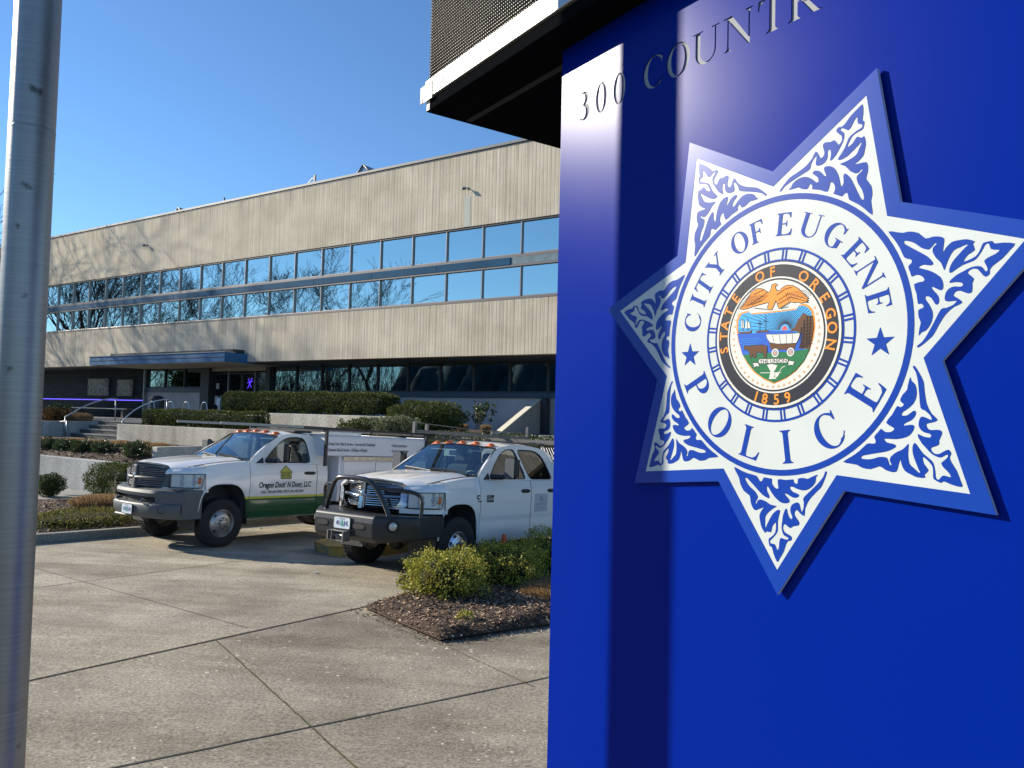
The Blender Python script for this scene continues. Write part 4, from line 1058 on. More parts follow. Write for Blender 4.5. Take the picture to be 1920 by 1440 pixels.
def pickup(label, pos, yaw, pitch, quad, paint, group=None):
    root = thing('pickup_truck', label, 'pickup truck', pos, rot=None)
    f = Vector((math.cos(yaw)*math.cos(pitch), math.sin(yaw)*math.cos(pitch), math.sin(pitch)))
    l = Vector((-math.sin(yaw), math.cos(yaw), 0)); u = f.cross(l)
    Mx = Matrix((f, l, u)).transposed().to_4x4(); root.rotation_euler = Mx.to_euler()
    back = -3.02 if quad else -2.24
    doors = [(-.50, -1.98)] if not quad else [(-.50, -1.955), (-1.97, -2.80)]
    front_paint = M_white
    zlow = .455
    def belt(x): return 1.40 if x < -.62 else 1.40+min(1, (x+.62)/.12)*.07
    # ---- body sides
    def skin(mb, x0, x1, zt, zb_, s_, n=26, m_=14, mi=0):
        us = np.linspace(x0, x1, n); vs = np.linspace(0, 1, m_)
        def fn(x, v):
            zb2 = zb_(x); z = zb2+(zt(x)-zb2)*v; return (x, s_*side_y(z, x), z)
        mb.grid(fn, us, vs, mi, flip=(s_ > 0))
    body = MB()
    low = lambda x: arch_z(x, 0, zlow if x < 0 else .99, .405)
    for s_ in (1, -1):
        skin(body, .36, -.492, lambda x: hood_edge(x) if x > -.42 else hood_edge(-.42)+.02, low, s_, n=60)
        # cab rear corner
        xb = doors[-1][1]-.012
        skin(body, xb, back, belt, lambda x: zlow, s_, n=8)
        # fender top shoulder up to the hood line
        def sh(x, v):
            ye = side_y(hood_edge(x), x); y = ye+(.80-ye)*v; return (x, s_*y, hood_edge(x)+.012*math.sin(v*PI/2))
        body.grid(sh, np.linspace(.36, -.5, 22), np.linspace(0, 1, 5), 0, flip=(s_ > 0))
        # nose: above the headlight
        def nz(uu, v):
            x, y = noseY(uu); z0, z1 = 1.235-.03*(1-uu), min(hood_edge(x)+.0, 1.36)
            z = z0+(z1-z0)*v; k = 1-.05*v*v; return (x-.05*v*v, s_*y*k, z)
        body.grid(nz, np.linspace(.43, 1, 16), np.linspace(0, 1, 5), 0, flip=(s_ < 0))
        def nz2(uu, v):
            x, y = noseY(uu); x0 = x-.05; y0 = y*.95; zt = min(hood_edge(x)+.0, 1.36)
            return (x0+(max(.0, x0-.02)-x0)*v*.5, s_*(y0+(.80-y0)*v if y0 > .8 else y0), zt+.012*v)
        body.grid(nz2, np.linspace(.43, 1, 16), np.linspace(0, 1, 4), 0, flip=(s_ < 0))
        def nf(uu, v):
            x, y = noseY(uu); return (x-.04, s_*(y-.014), .99+(1.25-.99)*v)
        body.grid(nf, np.linspace(.80, 1, 6), np.linspace(0, 1, 5), 0, flip=(s_ < 0))
        # below the headlight strip
        def nb(uu, v):
            x, y = noseY(uu); return (x, s_*y, .93+(1.0-.93)*v)
        body.grid(nb, np.linspace(.40, 1, 14), [0, 1], 0, flip=(s_ < 0))
        # arch lips
        pts = []
        for a in np.linspace(-1, 1, 31):
            x = a*.468; pts.append((x, s_*(side_y(arch_z(x, 0, 0, .405), x)-.008), arch_z(x, 0, 0, .405)+.0))
        body.tube(pts, .012, 6, 0)
        body.tube([(x, s_*(side_y(zlow, x)-.012), zlow) for x in np.linspace(-.50, back, 10)], .012, 6, 0)
    # cab back wall
    wb = [(-.55, 1.46), (.55, 1.46), (.52, 1.80), (-.52, 1.80)]
    body.prism([(-.93, zlow), (.93, zlow), (.95, 1.1), (.905, 1.40), (.74, 1.86), (.62, 1.93), (-.62, 1.93), (-.74, 1.86), (-.905, 1.40), (-.95, 1.1)], 0, .03, lambda p, q, h: (back+h+max(0, q-1.45)*.28, p, q), holes=[wb])
    bd = body.build('body', paint, root, merge=True)
    # dark inner shells
    ib = MB(); ib.box(back+.05, -.42, -.86, .86, .44, 1.30); ib.box(-.42, .55, -.52, .52, .5, 1.30); ib.box(-.40, .66, -.78, .78, 1.10, 1.30)
    ib.build('inner_shell', M_inner, root)
    # ---- hood
    hb = MB()
    def hf(a, v):
        y = -.80+1.6*v; ya = abs(y)
        # front edge follows the nose curve
        xf = np.interp(ya, [0, .22, .45, .60, .72, .80], [.885, .87, .82, .76, .69, .62])
        xr = -.50+.06*(1-(ya/.8)**2)
        x = xr+(xf-xr)*a; z = hood_z(x, y)
        if ya > .74: z = min(z, hood_edge(x)+.018)
        z -= .045*max(0, (a-.86)/.14)**2
        return (x, y, z)
    hb.grid(hf, np.linspace(0, 1, 34), np.linspace(0, 1, 41), 0, flip=False)
    def hfr(u_, v):
        p = hf(1, u_); return (p[0]+.012*math.sin(v*PI), p[1], p[2]-v*.07)
    hb.grid(hfr, np.linspace(0, 1, 41), np.linspace(0, 1, 5), 0, flip=True)
    hood = hb.build('hood', front_paint, root, merge=True)
    sm = MB()
    for s_ in (1, -1):
        sm.tube([(x, s_*.803, hood_edge(x)+.016) for x in np.linspace(.60, -.40, 16)]+[(-.46, s_*.79, hood_edge(-.46)+.012), (-.50, s_*.74, 1.47)], .0045, 5)
    sm.build('shut_line', M_seam, hood)
    # cowl
    cw = MB(); cw.grid(lambda a, v: (-.50-.13*a+.06*(1-(v*2-1)**2), -.80+1.6*v, 1.475-.01*a-.05*abs(v*2-1)**3), [0, 1], np.linspace(0, 1, 21), 0)
    cw.build('cowl', M_plas, root)
    # ---- doors
    for k, (x0, x1) in enumerate(doors):
        for s_ in (1, -1):
            d = MB(); skin(d, x0, x1, belt if k else (lambda x: 1.40+max(0, (x+.62)/.12)*.06), lambda x: zlow+.01, s_, n=16, m_=24)
            do = d.build('door', paint, root, merge=True)
            hh = MB()
            hx = (x1+.17)
            hp = [(hx+.085*math.cos(a)+(.05 if math.cos(a) > 0 else -.05), 1.235+.032*math.sin(a)) for a in np.linspace(0, 2*PI, 20, endpoint=False)]
            hh.prism(hp, .0, .012, lambda p, q, h: (p, s_*(side_y(q, p)-.003+h), q)); hh.tube([(hx-.11, s_*(side_y(1.24, hx)+.012), 1.245), (hx, s_*(side_y(1.24, hx)+.032), 1.247), (hx+.11, s_*(side_y(1.24, hx)+.012), 1.245)], .012, 6)
            hh.build('handle', M_plas, do)
    # ---- greenhouse
    zr = 1.935
    if not quad:
        outer = [(-.50, 1.455), (-.80, 1.66), (-1.20, 1.895), (-1.30, 1.93), (-1.60, 1.965), (-1.95, 1.955), (-2.07, 1.90), (-2.15, 1.76), (-2.235, 1.402), (-.62, 1.402)]
        holes = [[(-.80, 1.425), (-1.03, 1.64), (-1.24, 1.80), (-1.40, 1.875), (-1.55, 1.895), (-1.72, 1.89), (-1.80, 1.86), (-1.84, 1.78), (-1.87, 1.425)]]
    else:
        outer = [(-.50, 1.455), (-.80, 1.66), (-1.20, 1.895), (-1.30, 1.93), (-1.70, 1.975), (-2.35, 1.975), (-2.62, 1.945), (-2.80, 1.86), (-2.92, 1.66), (-3.015, 1.402), (-.62, 1.402)]
        holes = [[(-.80, 1.425), (-1.03, 1.64), (-1.24, 1.80), (-1.40, 1.875), (-1.55, 1.905), (-1.72, 1.905), (-1.90, 1.425)],
                 [(-2.0, 1.425), (-1.80, 1.905), (-2.30, 1.905), (-2.48, 1.87), (-2.62, 1.76), (-2.76, 1.425)]]
    for s_ in (1, -1):
        g = MB(); g.prism(smooth_edges(outer), 0, -.035, lambda p, q, h: (p, s_*(gh_y(q)+h), q), holes=[smooth_edges(h, 2) for h in holes])
        go = g.build('window_surround', front_paint, root)
        g = MB(); g.sheet(smooth_edges(outer), lambda p, q: (p, s_*(gh_y(q)-.039), q), holes=[smooth_edges(h, 2) for h in holes]); g.build('pillar_trim', M_inner, go)
        for k, h in enumerate(holes):
            hs = smooth_edges(h, 2)
            gl = MB(); gl.sheet(hs, lambda p, q: (p, s_*(gh_y(q)-.018), q)); gl.build('side_window', (M_privg if k else M_sideg), go)
            rm = MB(); rm.tube([(p, s_*(gh_y(q)-.004), q) for p, q in hs], .0085, 5, closed=True); rm.build('window_seal', M_seam, go)
    # roof
    rb_ = outer
    zs = lambda x: float(np.interp(-x, [1.20, 1.30, 1.65, (1.95 if not quad else 2.35), (2.07 if not quad else 2.62), (2.15 if not quad else 2.80)], [1.895, 1.93, (1.965 if not quad else 1.975), (1.955 if not quad else 1.975), (1.90 if not quad else 1.945), (1.80 if not quad else 1.87)]))
    r = MB(); xe = -2.13 if not quad else -2.78
    r.grid(lambda x, v: (x+.03*(1-(v*2-1)**2)*(1 if x > -1.25 else 0), (v*2-1)*gh_y(zs(x)), zs(x)+.048*(1-abs(v*2-1)**2.2)), np.linspace(-1.19, xe, 20), np.linspace(0, 1, 21), 0)
    r.build('roof', front_paint, root, merge=True)
    # cab marker lamps
    for y in (-.56, -.30, -.02, .26, .56) if True else ():
        c_ = MB(); c_.ball((0, 0, 0), .075, .055, .045, 14, half=True); c_.box(-.085, .085, -.062, .062, -.012, .006, mi=1, ch=.005)
        q = c_.build('marker_lamp', [M_amber, M_amber], root); q.location = (-1.29, y, zs(-1.29)+.048*(1-abs(y/.72)**2.2)-.002)
    # windshield
    ws = MB()
    def wf(a, v):
        t = v*2-1; bx_, bz = -.53+.10*(1-t*t), 1.468; tx, tz = -1.20+.05*(1-t*t), 1.90+.045*(1-t*t)
        by, ty = .855, .715
        return (bx_+(tx-bx_)*a, t*(by+(ty-by)*a), bz+(tz-bz)*a)
    ws.grid(wf, np.linspace(0, 1, 12), np.linspace(0, 1, 17), 0)
    wso = ws.build('windshield', M_wsh, root)
    sl_ = MB(); e = [wf(a, 0) for a in np.linspace(0, 1, 8)]+[wf(1, v) for v in np.linspace(0, 1, 10)]+[wf(a, 1) for a in np.linspace(1, 0, 8)]+[wf(0, v) for v in np.linspace(1, 0, 10)]
    sl_.tube(e, .013, 5, closed=True); sl_.build('windshield_seal', M_seam, wso)
    for (y0, y1) in ((.66, -.02), (.02, -.62)):
        wp = MB(); a = Vector((-.50, y0*.98, 1.50)); a = Vector(wf(.02, (y0+.86)/1.72)); bq = Vector(wf(.10, (y1+.86)/1.72))
        off = Vector((.02, 0, .03)); wp.tube([Vector((-.44, y0, 1.478)), a+off, (a+bq)/2+off*1.1, bq+off], .008, 5); pass
        wp.tube([a*.75+bq*.25+off*.6, bq+off*.4], .012, 4); wp.build('wiper', M_plas, wso)
    rw_ = MB(); rw_.sheet(wb, lambda p, q: (back+.012+max(0, q-1.45)*.28, p, q)); rw_.build('rear_window', M_sideg, root)
    # interior
    it = MB(); it.box(-.92, -.55, -.82, .82, 1.26, 1.43, ch=.04); it.build('dashboard', M_inner, root)
    for y in ((-.42, .42) if not quad else (-.42, .42)):
        for k, xs_ in enumerate([-1.72] if not quad else [-1.72, -2.55]):
            se = MB(); Mt = Matrix.Translation((xs_, y, 1.25)) @ Matrix.Rotation(-.22, 4, 'Y')
            se.box(-.10, .08, -.25, .25, -.3, .36, M=Mt, ch=.05); se.box(-.07, .06, -.14, .14, .38, .58, M=Mt, ch=.04); se.build('seat', M_seat, root)
    sw = MB(); cw_ = Vector((-1.08, .42, 1.36)); ax = Vector((-.85, 0, .5)).normalized(); e1 = Vector((0, 1, 0)); e2 = ax.cross(e1)
    sw.tube([cw_+(e1*math.cos(a)+e2*math.sin(a))*.19 for a in np.linspace(0, 2*PI, 24, endpoint=False)], .016, 6, closed=True); sw.tube([cw_, cw_-ax*.22], .03, 6); sw.tube([cw_-e1*.18, cw_+e1*.18], .02, 5)
    sw.build('steering_wheel', M_plas if not quad else M_dull, root)
    mr_ = MB(); mr_.box(-1.10, -1.07, -.14, .14, 1.76, 1.84, ch=.01); mr_.tube([(-1.09, 0, 1.82), (-1.13, 0, 1.92)], .01, 5); mr_.build('rear_view_mirror', M_plas, root)
    for y in (-.42, .42):
        v_ = MB(); v_.box(-1.36, -1.20, y-.22, y+.22, 1.845, 1.86, M=None); vo = v_.build('sun_visor', mat('visor', (.45, .47, .42), .8), root)
    if not quad:
        h_ = MB(); h_.box(-.80, -.62, .30, .52, 1.432, 1.455, ch=.006); h_.build('hi_vis_vest', M_hivis, root)
        h_ = MB(); h_.box(-.85, -.64, -.1, .25, 1.432, 1.445); h_.build('papers', M_paper, root)
    else:
        h_ = MB(); h_.box(-1.18, -1.17, -.32, -.06, 1.74, 1.86, ch=.003); h_.build('hanging_card', mat('card', (.55, .6, .5), .8), root)
    # door mirrors
    for s_ in (1, -1):
        mb = MB(); mb.tube([(-.86, s_*.88, 1.46), (-.98, s_*1.02, 1.46), (-1.02, s_*1.10, 1.50)], [.045, .04, .03], 8)
        mb.box(-1.10, -.95, s_*1.17-.105, s_*1.17+.105, 1.44, 1.78, ch=.05); mo = mb.build('door_mirror', M_plas, root)
        g = MB(); g.box(-1.108, -1.102, s_*1.17-.085, s_*1.17+.085, 1.47, 1.75); g.build('mirror_glass', M_chrome, mo)
        g = MB(); g.box(-.949, -.943, s_*1.17-.085, s_*1.17+.085, 1.46, 1.76); g.build('mirror_cap', M_dull, mo)
        mb = MB(); mb.prism([(-.64, 1.418), (-.80, 1.418), (-.80, 1.52)], .0, .012, lambda p, q, h: (p, s_*(gh_y(q)+h), q)); mb.build('mirror_sail', M_plas, root)
    # ---- headlights
    for s_ in (1, -1):
        def hl(uu, v, off=0):
            x, y = noseY(uu); zt = 1.235-.03*(1-uu)-.0; zb2 = 1.0+.0*uu
            # outer end leans: bottom ends sooner
            return (x+.008+off, s_*(y+.004+off*.4), zb2+(zt-zb2)*v)
        u1 = lambda v: .86+.06*v
        h_ = MB(); vs_ = np.linspace(.03, .97, 8)
        n_ = 14; P = []
        for i in range(n_):
            for v in vs_: P.append(hl(.47+(u1(v)-.47)*i/(n_-1), v))
        F_ = [[i*8+j, (i+1)*8+j, (i+1)*8+j+1, i*8+j+1][::(1 if s_ < 0 else -1)] for i in range(n_-1) for j in range(7)]
        h_.add(P, F_, 0, True); ho = h_.build('headlight', M_lens, root)
        bk = MB(); P2 = [(p[0]-.05, p[1]*.97, p[2]) for p in P]; bk.add(P2, F_, 0, True)
        for (uu, zc, rr) in ((.56, 1.115, .075), (.70, 1.125, .08)):
            x, y = noseY(uu); dirv = Vector((1, s_*.25, 0)).normalized(); c0 = Vector((x-.035, s_*y*.975, zc)); e1 = Vector((0, 0, 1)); e2 = dirv.cross(e1)
            for r_, d_ in ((rr, .0), (rr*.55, -.0)):
                bk.tube([c0+(e1*math.cos(a)+e2*math.sin(a))*r_ for a in np.linspace(0, 2*PI, 20, endpoint=False)], .009, 6, closed=True)
            bk.ball(tuple(c0), .02, .02, .02, 8)
        bk.build('reflector', M_refl, ho)
        am = MB(); x, y = noseY(.80)
        P3 = [hl(uu, v, -.02) for uu in (.79, .815, .84) for v in (.3, .52, .74)]
        am.add(P3, [[0, 3, 4, 1], [1, 4, 5, 2], [3, 6, 7, 4], [4, 7, 8, 5]], 0, True); am.build('turn_signal', M_amber, ho)
        ed = MB(); loop = [hl(.47+(u1(v)-.47)*0, v) for v in (0, .5, 1)]+[hl(.47+(u1(1)-.47)*i/8, 1) for i in range(1, 9)]+[hl(u1(v), v) for v in (.75, .5, .25)]+[hl(.47+(u1(0)-.47)*i/8, 0) for i in range(8, 0, -1)]
        ed.tube(loop, .006, 5, closed=True); ed.build('trim', M_seam, ho)
    # ---- grille with cross bars
    gm = M_chrome if quad else M_dull
    gr = MB()
    def gx(y): return 1.06-.30*(abs(y)/.62)**2.0
    ring_o = smooth_edges([(-.64, 1.02), (-.65, 1.24), (-.52, 1.355), (0, 1.385), (.52, 1.355), (.65, 1.24), (.64, 1.02), (.46, .95), (-.46, .95)], 2)
    ring_i = smooth_edges([(-.53, 1.03), (-.54, 1.22), (-.45, 1.285), (0, 1.305), (.45, 1.285), (.54, 1.22), (.53, 1.03), (.42, .99), (-.42, .99)], 2)
    gr.prism(ring_o, -.20, .02, lambda p, q, h: (gx(p)+h-(q-.95)*.10, p, q), holes=[ring_i])
    gr.grid(lambda a, v: (gx(a)-.0+.022-(v-.95)*.10, a, v), [-.035, .035], [.96, 1.34]); gr.box(.99, 1.055, -.045, .045, .965, 1.335, ch=.012)
    for s_ in (1, -1):
        gr.grid(lambda a, v: (gx(a)+.012-(.16)*.10+.02*math.cos((v-1.14)/.024*PI/2), a, v), np.linspace(s_*.03, s_*.545, 9), np.linspace(1.116, 1.164, 5), flip=(s_ < 0))
    grille = gr.build('grille', gm, root)
    gk = MB()
    gk.grid(lambda a, v: (gx(a)-.075-(v-.95)*.1, a, v), np.linspace(-.56, .56, 15), [.97, 1.32])
    gk.build('radiator_mesh', M_black, grille)
    bl_ = MB()
    for z in (1.015, 1.045, 1.075, 1.105, 1.185, 1.215, 1.245, 1.272):
        for s_ in (1, -1):
            ye = .50 if z < 1.25 else .45
            bl_.tube([(gx(y)-.02-(z-.95)*.1, s_*y, z) for y in np.linspace(.05, ye, 7)], .0075, 5)
    bl_.build('grille_slats', M_chrome if quad else M_slat, grille)
    em = MB(); em.ball((1.055, 0, 1.16), .02, .035, .04, 10)
    for s_ in (1, -1):
        em.tube([(1.06, s_*.01, 1.19)]+[(1.058, s_*(.028+.022*math.sin(a)), 1.165+.03*math.cos(a)) for a in np.linspace(0, 3.6, 7)], .007, 5)
    em.build('emblem', M_emb, grille)
    # ---- wheels
    def wheel(x, s_, yc, dually_front=True, outr=True, big=0):
        R_ = .405+big; w2 = .118; Mt = Matrix.Translation((x, s_*yc, R_)) @ (Matrix.Identity(4) if s_ > 0 else Matrix.Rotation(PI, 4, 'Z'))
        wo = empty('wheel'); wo.parent = root
        t_ = MB(); t_.lathe([(.225, -.105), (.245, -w2), (R_-.06, -w2-.004), (R_-.018, -w2*.92), (R_, -w2*.72), (R_+.001, 0), (R_, w2*.72), (R_-.018, w2*.92), (R_-.06, w2+.004), (.245, w2), (.225, .105)], Mt, 56)
        # tread blocks
        for k in range(44):
            a = 2*PI*k/44
            for y0, y1 in ((-.085, -.045), (-.03, .025), (.045, .085)):
                Mr = Mt @ Matrix.Rotation(a+(y0*3), 4, 'Y') @ Matrix.Translation((R_+.002, 0, 0)); t_.box(-.004, .005, y0, y1, -.019, .019, M=Mr)
        t_.build('tyre', M_rub, wo)
        rm = MB()
        if outr: prof = [(.235, .108), (.228, .112), (.212, .085), (.205, .07), (.195, .075), (.165, .105), (.125, .118), (.105, .118), (.098, .125), (.06, .128), (.058, .16), (.045, .168), (0, .168)]
        else: prof = [(.23, .10), (.21, .0), (.15, -.04), (0, -.05)]
        rm.lathe(prof, Mt, 40)
        rm.lathe([(.235, -.108), (.21, -.06), (.205, .0), (.205, .07)], Mt, 40)
        if not outr: ro = rm.build('rim', M_alloy if quad else M_steel, wo, sharp=50)
        if outr:
            ln = MB()
            for k in range(8):
                a = 2*PI*k/8; Mr = Mt @ Matrix.Rotation(a, 4, 'Y'); ln.lathe([(.0, .0), (.014, .0), (.014, -.028), (0, -.03)][::-1], Mr @ Matrix.Translation((.082, .148, 0)), 8)
            nh = 8 if quad else 4
            for k in range(nh):
                a = 2*PI*(k+.5)/nh; c0 = Vector((.178, .0955, 0)); rr = .024 if quad else .020
                nrm = Vector((.55, .83, 0)).normalized(); e1 = Vector((0, 0, 1)); e2 = nrm.cross(e1)
                P = [Mt @ Matrix.Rotation(a, 4, 'Y') @ (c0+nrm*.0035+(e1*math.cos(b2)*1.25+e2*math.sin(b2))*rr) for b2 in np.linspace(0, 2*PI, 14, endpoint=False)]
                rm.add([tuple(p) for p in P], [list(range(14))], 1)
            ro = rm.build('rim', [M_alloy if quad else M_steel, M_black], wo, sharp=50)
            ln.build('lug_nuts', M_chrome, ro)
            if quad:
                ce = MB(); ce.lathe([(.062, .131), (.062, .165), (.05, .172), (0, .173)], Mt, 20); ce.build('hub_cap', mat('red_cap', (.30, .03, .02), .4), ro)
    bg_ = .03 if quad else 0
    wheel(0, 1, .86, big=bg_); wheel(0, -1, .86, big=bg_)
    rx = -3.56 if not quad else -4.05
    for s_ in (1, -1):
        wheel(rx, s_, 1.02, big=bg_, outr=True); wheel(rx, s_, .76, big=bg_, outr=False)
    # wheel wells, axle, chassis
    ch_ = MB()
    for s_ in (1, -1):
        P = []
        ch_.grid(lambda a, y: (.50*math.cos(a), s_*y, .42+.67*math.sin(a)), np.linspace(-.15, PI+.1, 20), [.45, .955], flip=(s_ > 0))
    ch_.box(-.6, .55, -.5, -.42, .5, .8); ch_.box(-.6, .55, .42, .5, .5, .8)
    ch_.box(-.52, -.50, -.93, .93, .46, 1.2); ch_.box(.50, .52, -.9, .9, .55, 1.0)
    ch_.build('wheel_well', M_inner, root)
    cs = MB(); cs.tube([(0, -.8, .41), (0, .8, .41)], .05, 8); cs.tube([(rx, -.9, .41), (rx, .9, .41)], .055, 8); cs.ball((0, -.2, .41), .14, .14, .14, 10)
    for s_ in (1, -1): cs.box(rx-1.2, .8, s_*.42-.04, s_*.42+.04, .52, .66)
    cs.box(-2.6, -1.2, -.35, .35, .36, .55, ch=.04); cs.build('chassis', M_black, root)
    return root, bd, grille

def smooth_edges(p, it=1, r=.05):
    """corner cutting of a closed outline"""
    for _ in range(it):
        q = []; n = len(p)
        for i in range(n):
            a, b_, c_ = Vector(p[i-1]), Vector(p[i]), Vector(p[(i+1) % n])
            la, lc = (a-b_).length, (c_-b_).length; k = .22
            q.append(tuple(b_.lerp(a, min(k, r/la if la else k)))); q.append(tuple(b_.lerp(c_, min(k, r/lc if lc else k))))
        p = q
    return p

def plate_part(parent, x, y, z, txt, lean=0, name='licence_plate'):
    mb = MB(); pl_ = [(-.152, -.076), (.152, -.076), (.152, .076), (-.152, .076)]
    mb.prism(smooth_edges(pl_, 2, .014), 0, .004, lambda p, q, h: (h, p, q)); mb.box(-.012, 0, -.16, .16, -.084, .084, 1)
    o = mb.build(name, [M_plate, M_plas], parent); o.location = (x, y, z); o.rotation_euler = (0, lean, 0)
    t = MB(); a, b_ = txt.split(' ')
    for s_, x0 in ((a, -.066), (b_, .082)): put_text(t, s_, lambda p, q: (.0055, p+x0, q-.032), .088, align='CENTER', sx=.68, bold=.0015)
    put_text(t, 'OREGON', lambda p, q: (.0055, p, q+.047), .026, align='CENTER')
    t.build('plate_characters', M_plblue, o)
    t = MB(); t.prism([(.0, -.05), (.018, -.05), (.018, -.035), (.045, -.035), (.026, -.005), (.036, -.005), (.02, .02), (.027, .02), (.009, .05), (-.009, .02), (-.002, .02), (-.018, -.005), (-.008, -.005), (-.027, -.035), (0, -.035)], .0045, .005, lambda p, q, h: (h, p-.003+.0, q)); t.build('tree_emblem', M_pltree, o)

# ------------------------------------------------ truck 1: green striped service truck
def ztruck(x, y): return ground_z(x, y)
T1, T1b, T1g = pickup('white single-cab service truck with a green lower stripe and garage door lettering', (-5.64, 13.637, ztruck(-5.64, 13.637)), -2.193, .04, False, M_stripe)
bp_ = MB()
def bump_x(y): return 1.10-.05*(abs(y)/.5)**2 if abs(y) < .5 else 1.05-.95*(abs(y)-.5)**1.5
def bump(y, v, prof):
    x = bump_x(y); dx, z = prof(v); return (x+dx, y, z)
ys = np.concatenate([np.linspace(-.97, .97, 41)])
def T1prof(v):
    pr = [(-.20, .985), (-.10, .975), (-.02, .95), (.0, .90), (-.015, .85), (-.05, .835)]
    f = v*(len(pr)-1); i = min(int(f), len(pr)-2); t = f-i; return tuple(pr[i][k]+(pr[i+1][k]-pr[i][k])*t for k in (0, 1))
def T1prof2(v):
    pr = [(-.08, .745), (.02, .73), (.035, .70), (.03, .60), (.0, .535), (-.03, .50), (-.10, .49)]
    f = v*(len(pr)-1); i = min(int(f), len(pr)-2); t = f-i; return tuple(pr[i][k]+(pr[i+1][k]-pr[i][k])*t for k in (0, 1))
def bgrid(mb, prof, nv, mi=0, ylim=.97):
    mb.grid(lambda y, v: bump(y, v, prof), np.linspace(-ylim, ylim, 41), np.linspace(0, 1, nv), mi)
bgrid(bp_, T1prof, 11); bgrid(bp_, T1prof2, 13)
# end caps running back to the wheel arch
for s_ in (1, -1):
    bp_.grid(lambda x, z: (x, s_*(.972-.03*max(0, (x-.5)/.3)**2), z), np.linspace(bump_x(.97)-.0, .40, 8), np.linspace(.50, .975, 8), 0, flip=(s_ < 0))
    bp_.grid(lambda x, v: (x, s_*(.95-.35*v), .978), np.linspace(.84, .40, 6), [0, 1], 0)
    def corner(y, z):
        return (bump_x(y)-.015, s_*y, z)
    bp_.grid(corner, np.linspace(.60, .97, 10), np.linspace(.72, .86, 4), 0, flip=(s_ < 0))
bp_o = bp_.build('front_bumper', M_dull, T1, merge=True)
mb = MB(); mb.grid(lambda y, z: (bump_x(y)-.09, y, z), np.linspace(-.62, .62, 13), [.72, .86]); mb.build('air_slot', M_black, bp_o)
for s_ in (1, -1):
    mb = MB(); mb.tube([(.98, s_*.38, .80), (1.10, s_*.38, .80), (1.13, s_*.38, .77), (1.10, s_*.38, .745)], .014, 6); mb.build('tow_hook', M_chrome, bp_o)
    mb = MB(); mb.lathe([(0, 0), (.055, 0), (.06, .01)], Matrix.Translation((bump_x(.74)+.028, s_*.74, .645)) @ Matrix.Rotation(-PI/2+s_*.6, 4, 'Z'), 20); mb.build('fog_lamp_recess', M_black, bp_o)
mb = MB(); mb.box(bump_x(.3)-.06, bump_x(.3)-.005, -.50, -.14, .492, .518, ch=.008); mb.build('valance_strip', mat('pale_strip', (.6, .58, .55), .5), bp_o)
plate_part(T1, 1.152, .03, .62, '418 QAE')
# decals on the driver door
dd = MB(); side_fn = lambda dx, dz, off=.006: (lambda p, q: (dx-p, side_y(dz+q, dx-p)+off, dz+q))
put_text(dd, "Oregon Dock' N Door, LLC", side_fn(-.68, .985), .142, shear=.18, sx=.70, bold=.0045)
put_text(dd, "CALL: 458-240-7590 | TEXT: 541-393-6994", side_fn(-.72, .885), .072, shear=.25, sx=.735, bold=.0012)
dd.build('door_lettering', M_ink, T1)
lg = MB(); cx0 = -1.26
Fn = lambda off: (lambda p, q, h: (cx0-p, side_y(1.25+q, cx0-p)+off+h, 1.25+q))
lg.prism([(-.115, -.11), (.115, -.11), (.115, .02), (0, .115), (-.115, .02)], 0, .001, Fn(.005), 0)
for a in (((-.14, .0), (0, .125)), ((0, .125), (.14, .0)), ((-.115, .02), (-.115, -.11)), ((.115, .02), (.115, -.11)), ((-.115, -.11), (.115, -.11)), ((-.08, -.10), (-.08, .01)), ((.08, -.10), (.08, .01)), ((-.08, .01), (.08, .01)), ((-.08, -.02), (.08, -.02)), ((-.08, -.05), (.08, -.05)), ((-.08, -.08), (.08, -.08))):
    (x0, z0), (x1, z1) = a; d = Vector((x1-x0, z1-z0)).normalized(); nn = Vector((-d.y, d.x))*.006
    lg.prism([(x0+nn.x, z0+nn.y), (x1+nn.x, z1+nn.y), (x1-nn.x, z1-nn.y), (x0-nn.x, z0-nn.y)], 0, .001, Fn(.0065), 1)
lg.build('garage_door_logo', [M_logo, M_ink], T1)
# service body behind the cab
sbm = mat('box_white', (.66, .67, .70), .35, coat=.5)
mb = MB()
for s_ in (1, -1):
    mb.box(-4.85, -2.42, (.62 if s_ > 0 else -1.15), (1.15 if s_ > 0 else -.62), .70, 1.57, ch=.012)
mb.box(-4.85, -2.38, -.62, .62, .70, .95); mb.box(-2.42, -2.36, -1.13, 1.13, .70, 1.57)
sb = mb.build('service_body', sbm, T1)
for x0, x1 in ((-2.46, -3.28), (-3.32, -4.05), (-4.08, -4.8)):
    mb = MB(); mb.box(x1, x0, 1.151, 1.168, .74, 1.47, ch=.005); do = mb.build('locker_door', sbm, sb)
    mb = MB(); mb.box((x0+x1)/2-.05, (x0+x1)/2+.05, 1.169, 1.18, 1.12, 1.2, ch=.003); mb.build('latch', M_chrome, do)
mb = MB(); mb.box(-4.85, -2.42, 1.152, 1.19, 1.488, 1.565, ch=.004); mb.build('stainless_trim', mat('stainless_b', (.42, .38, .33), .3, metal=.8, noise=.3, nscale=30, nz=(1, 1, .1)), sb)
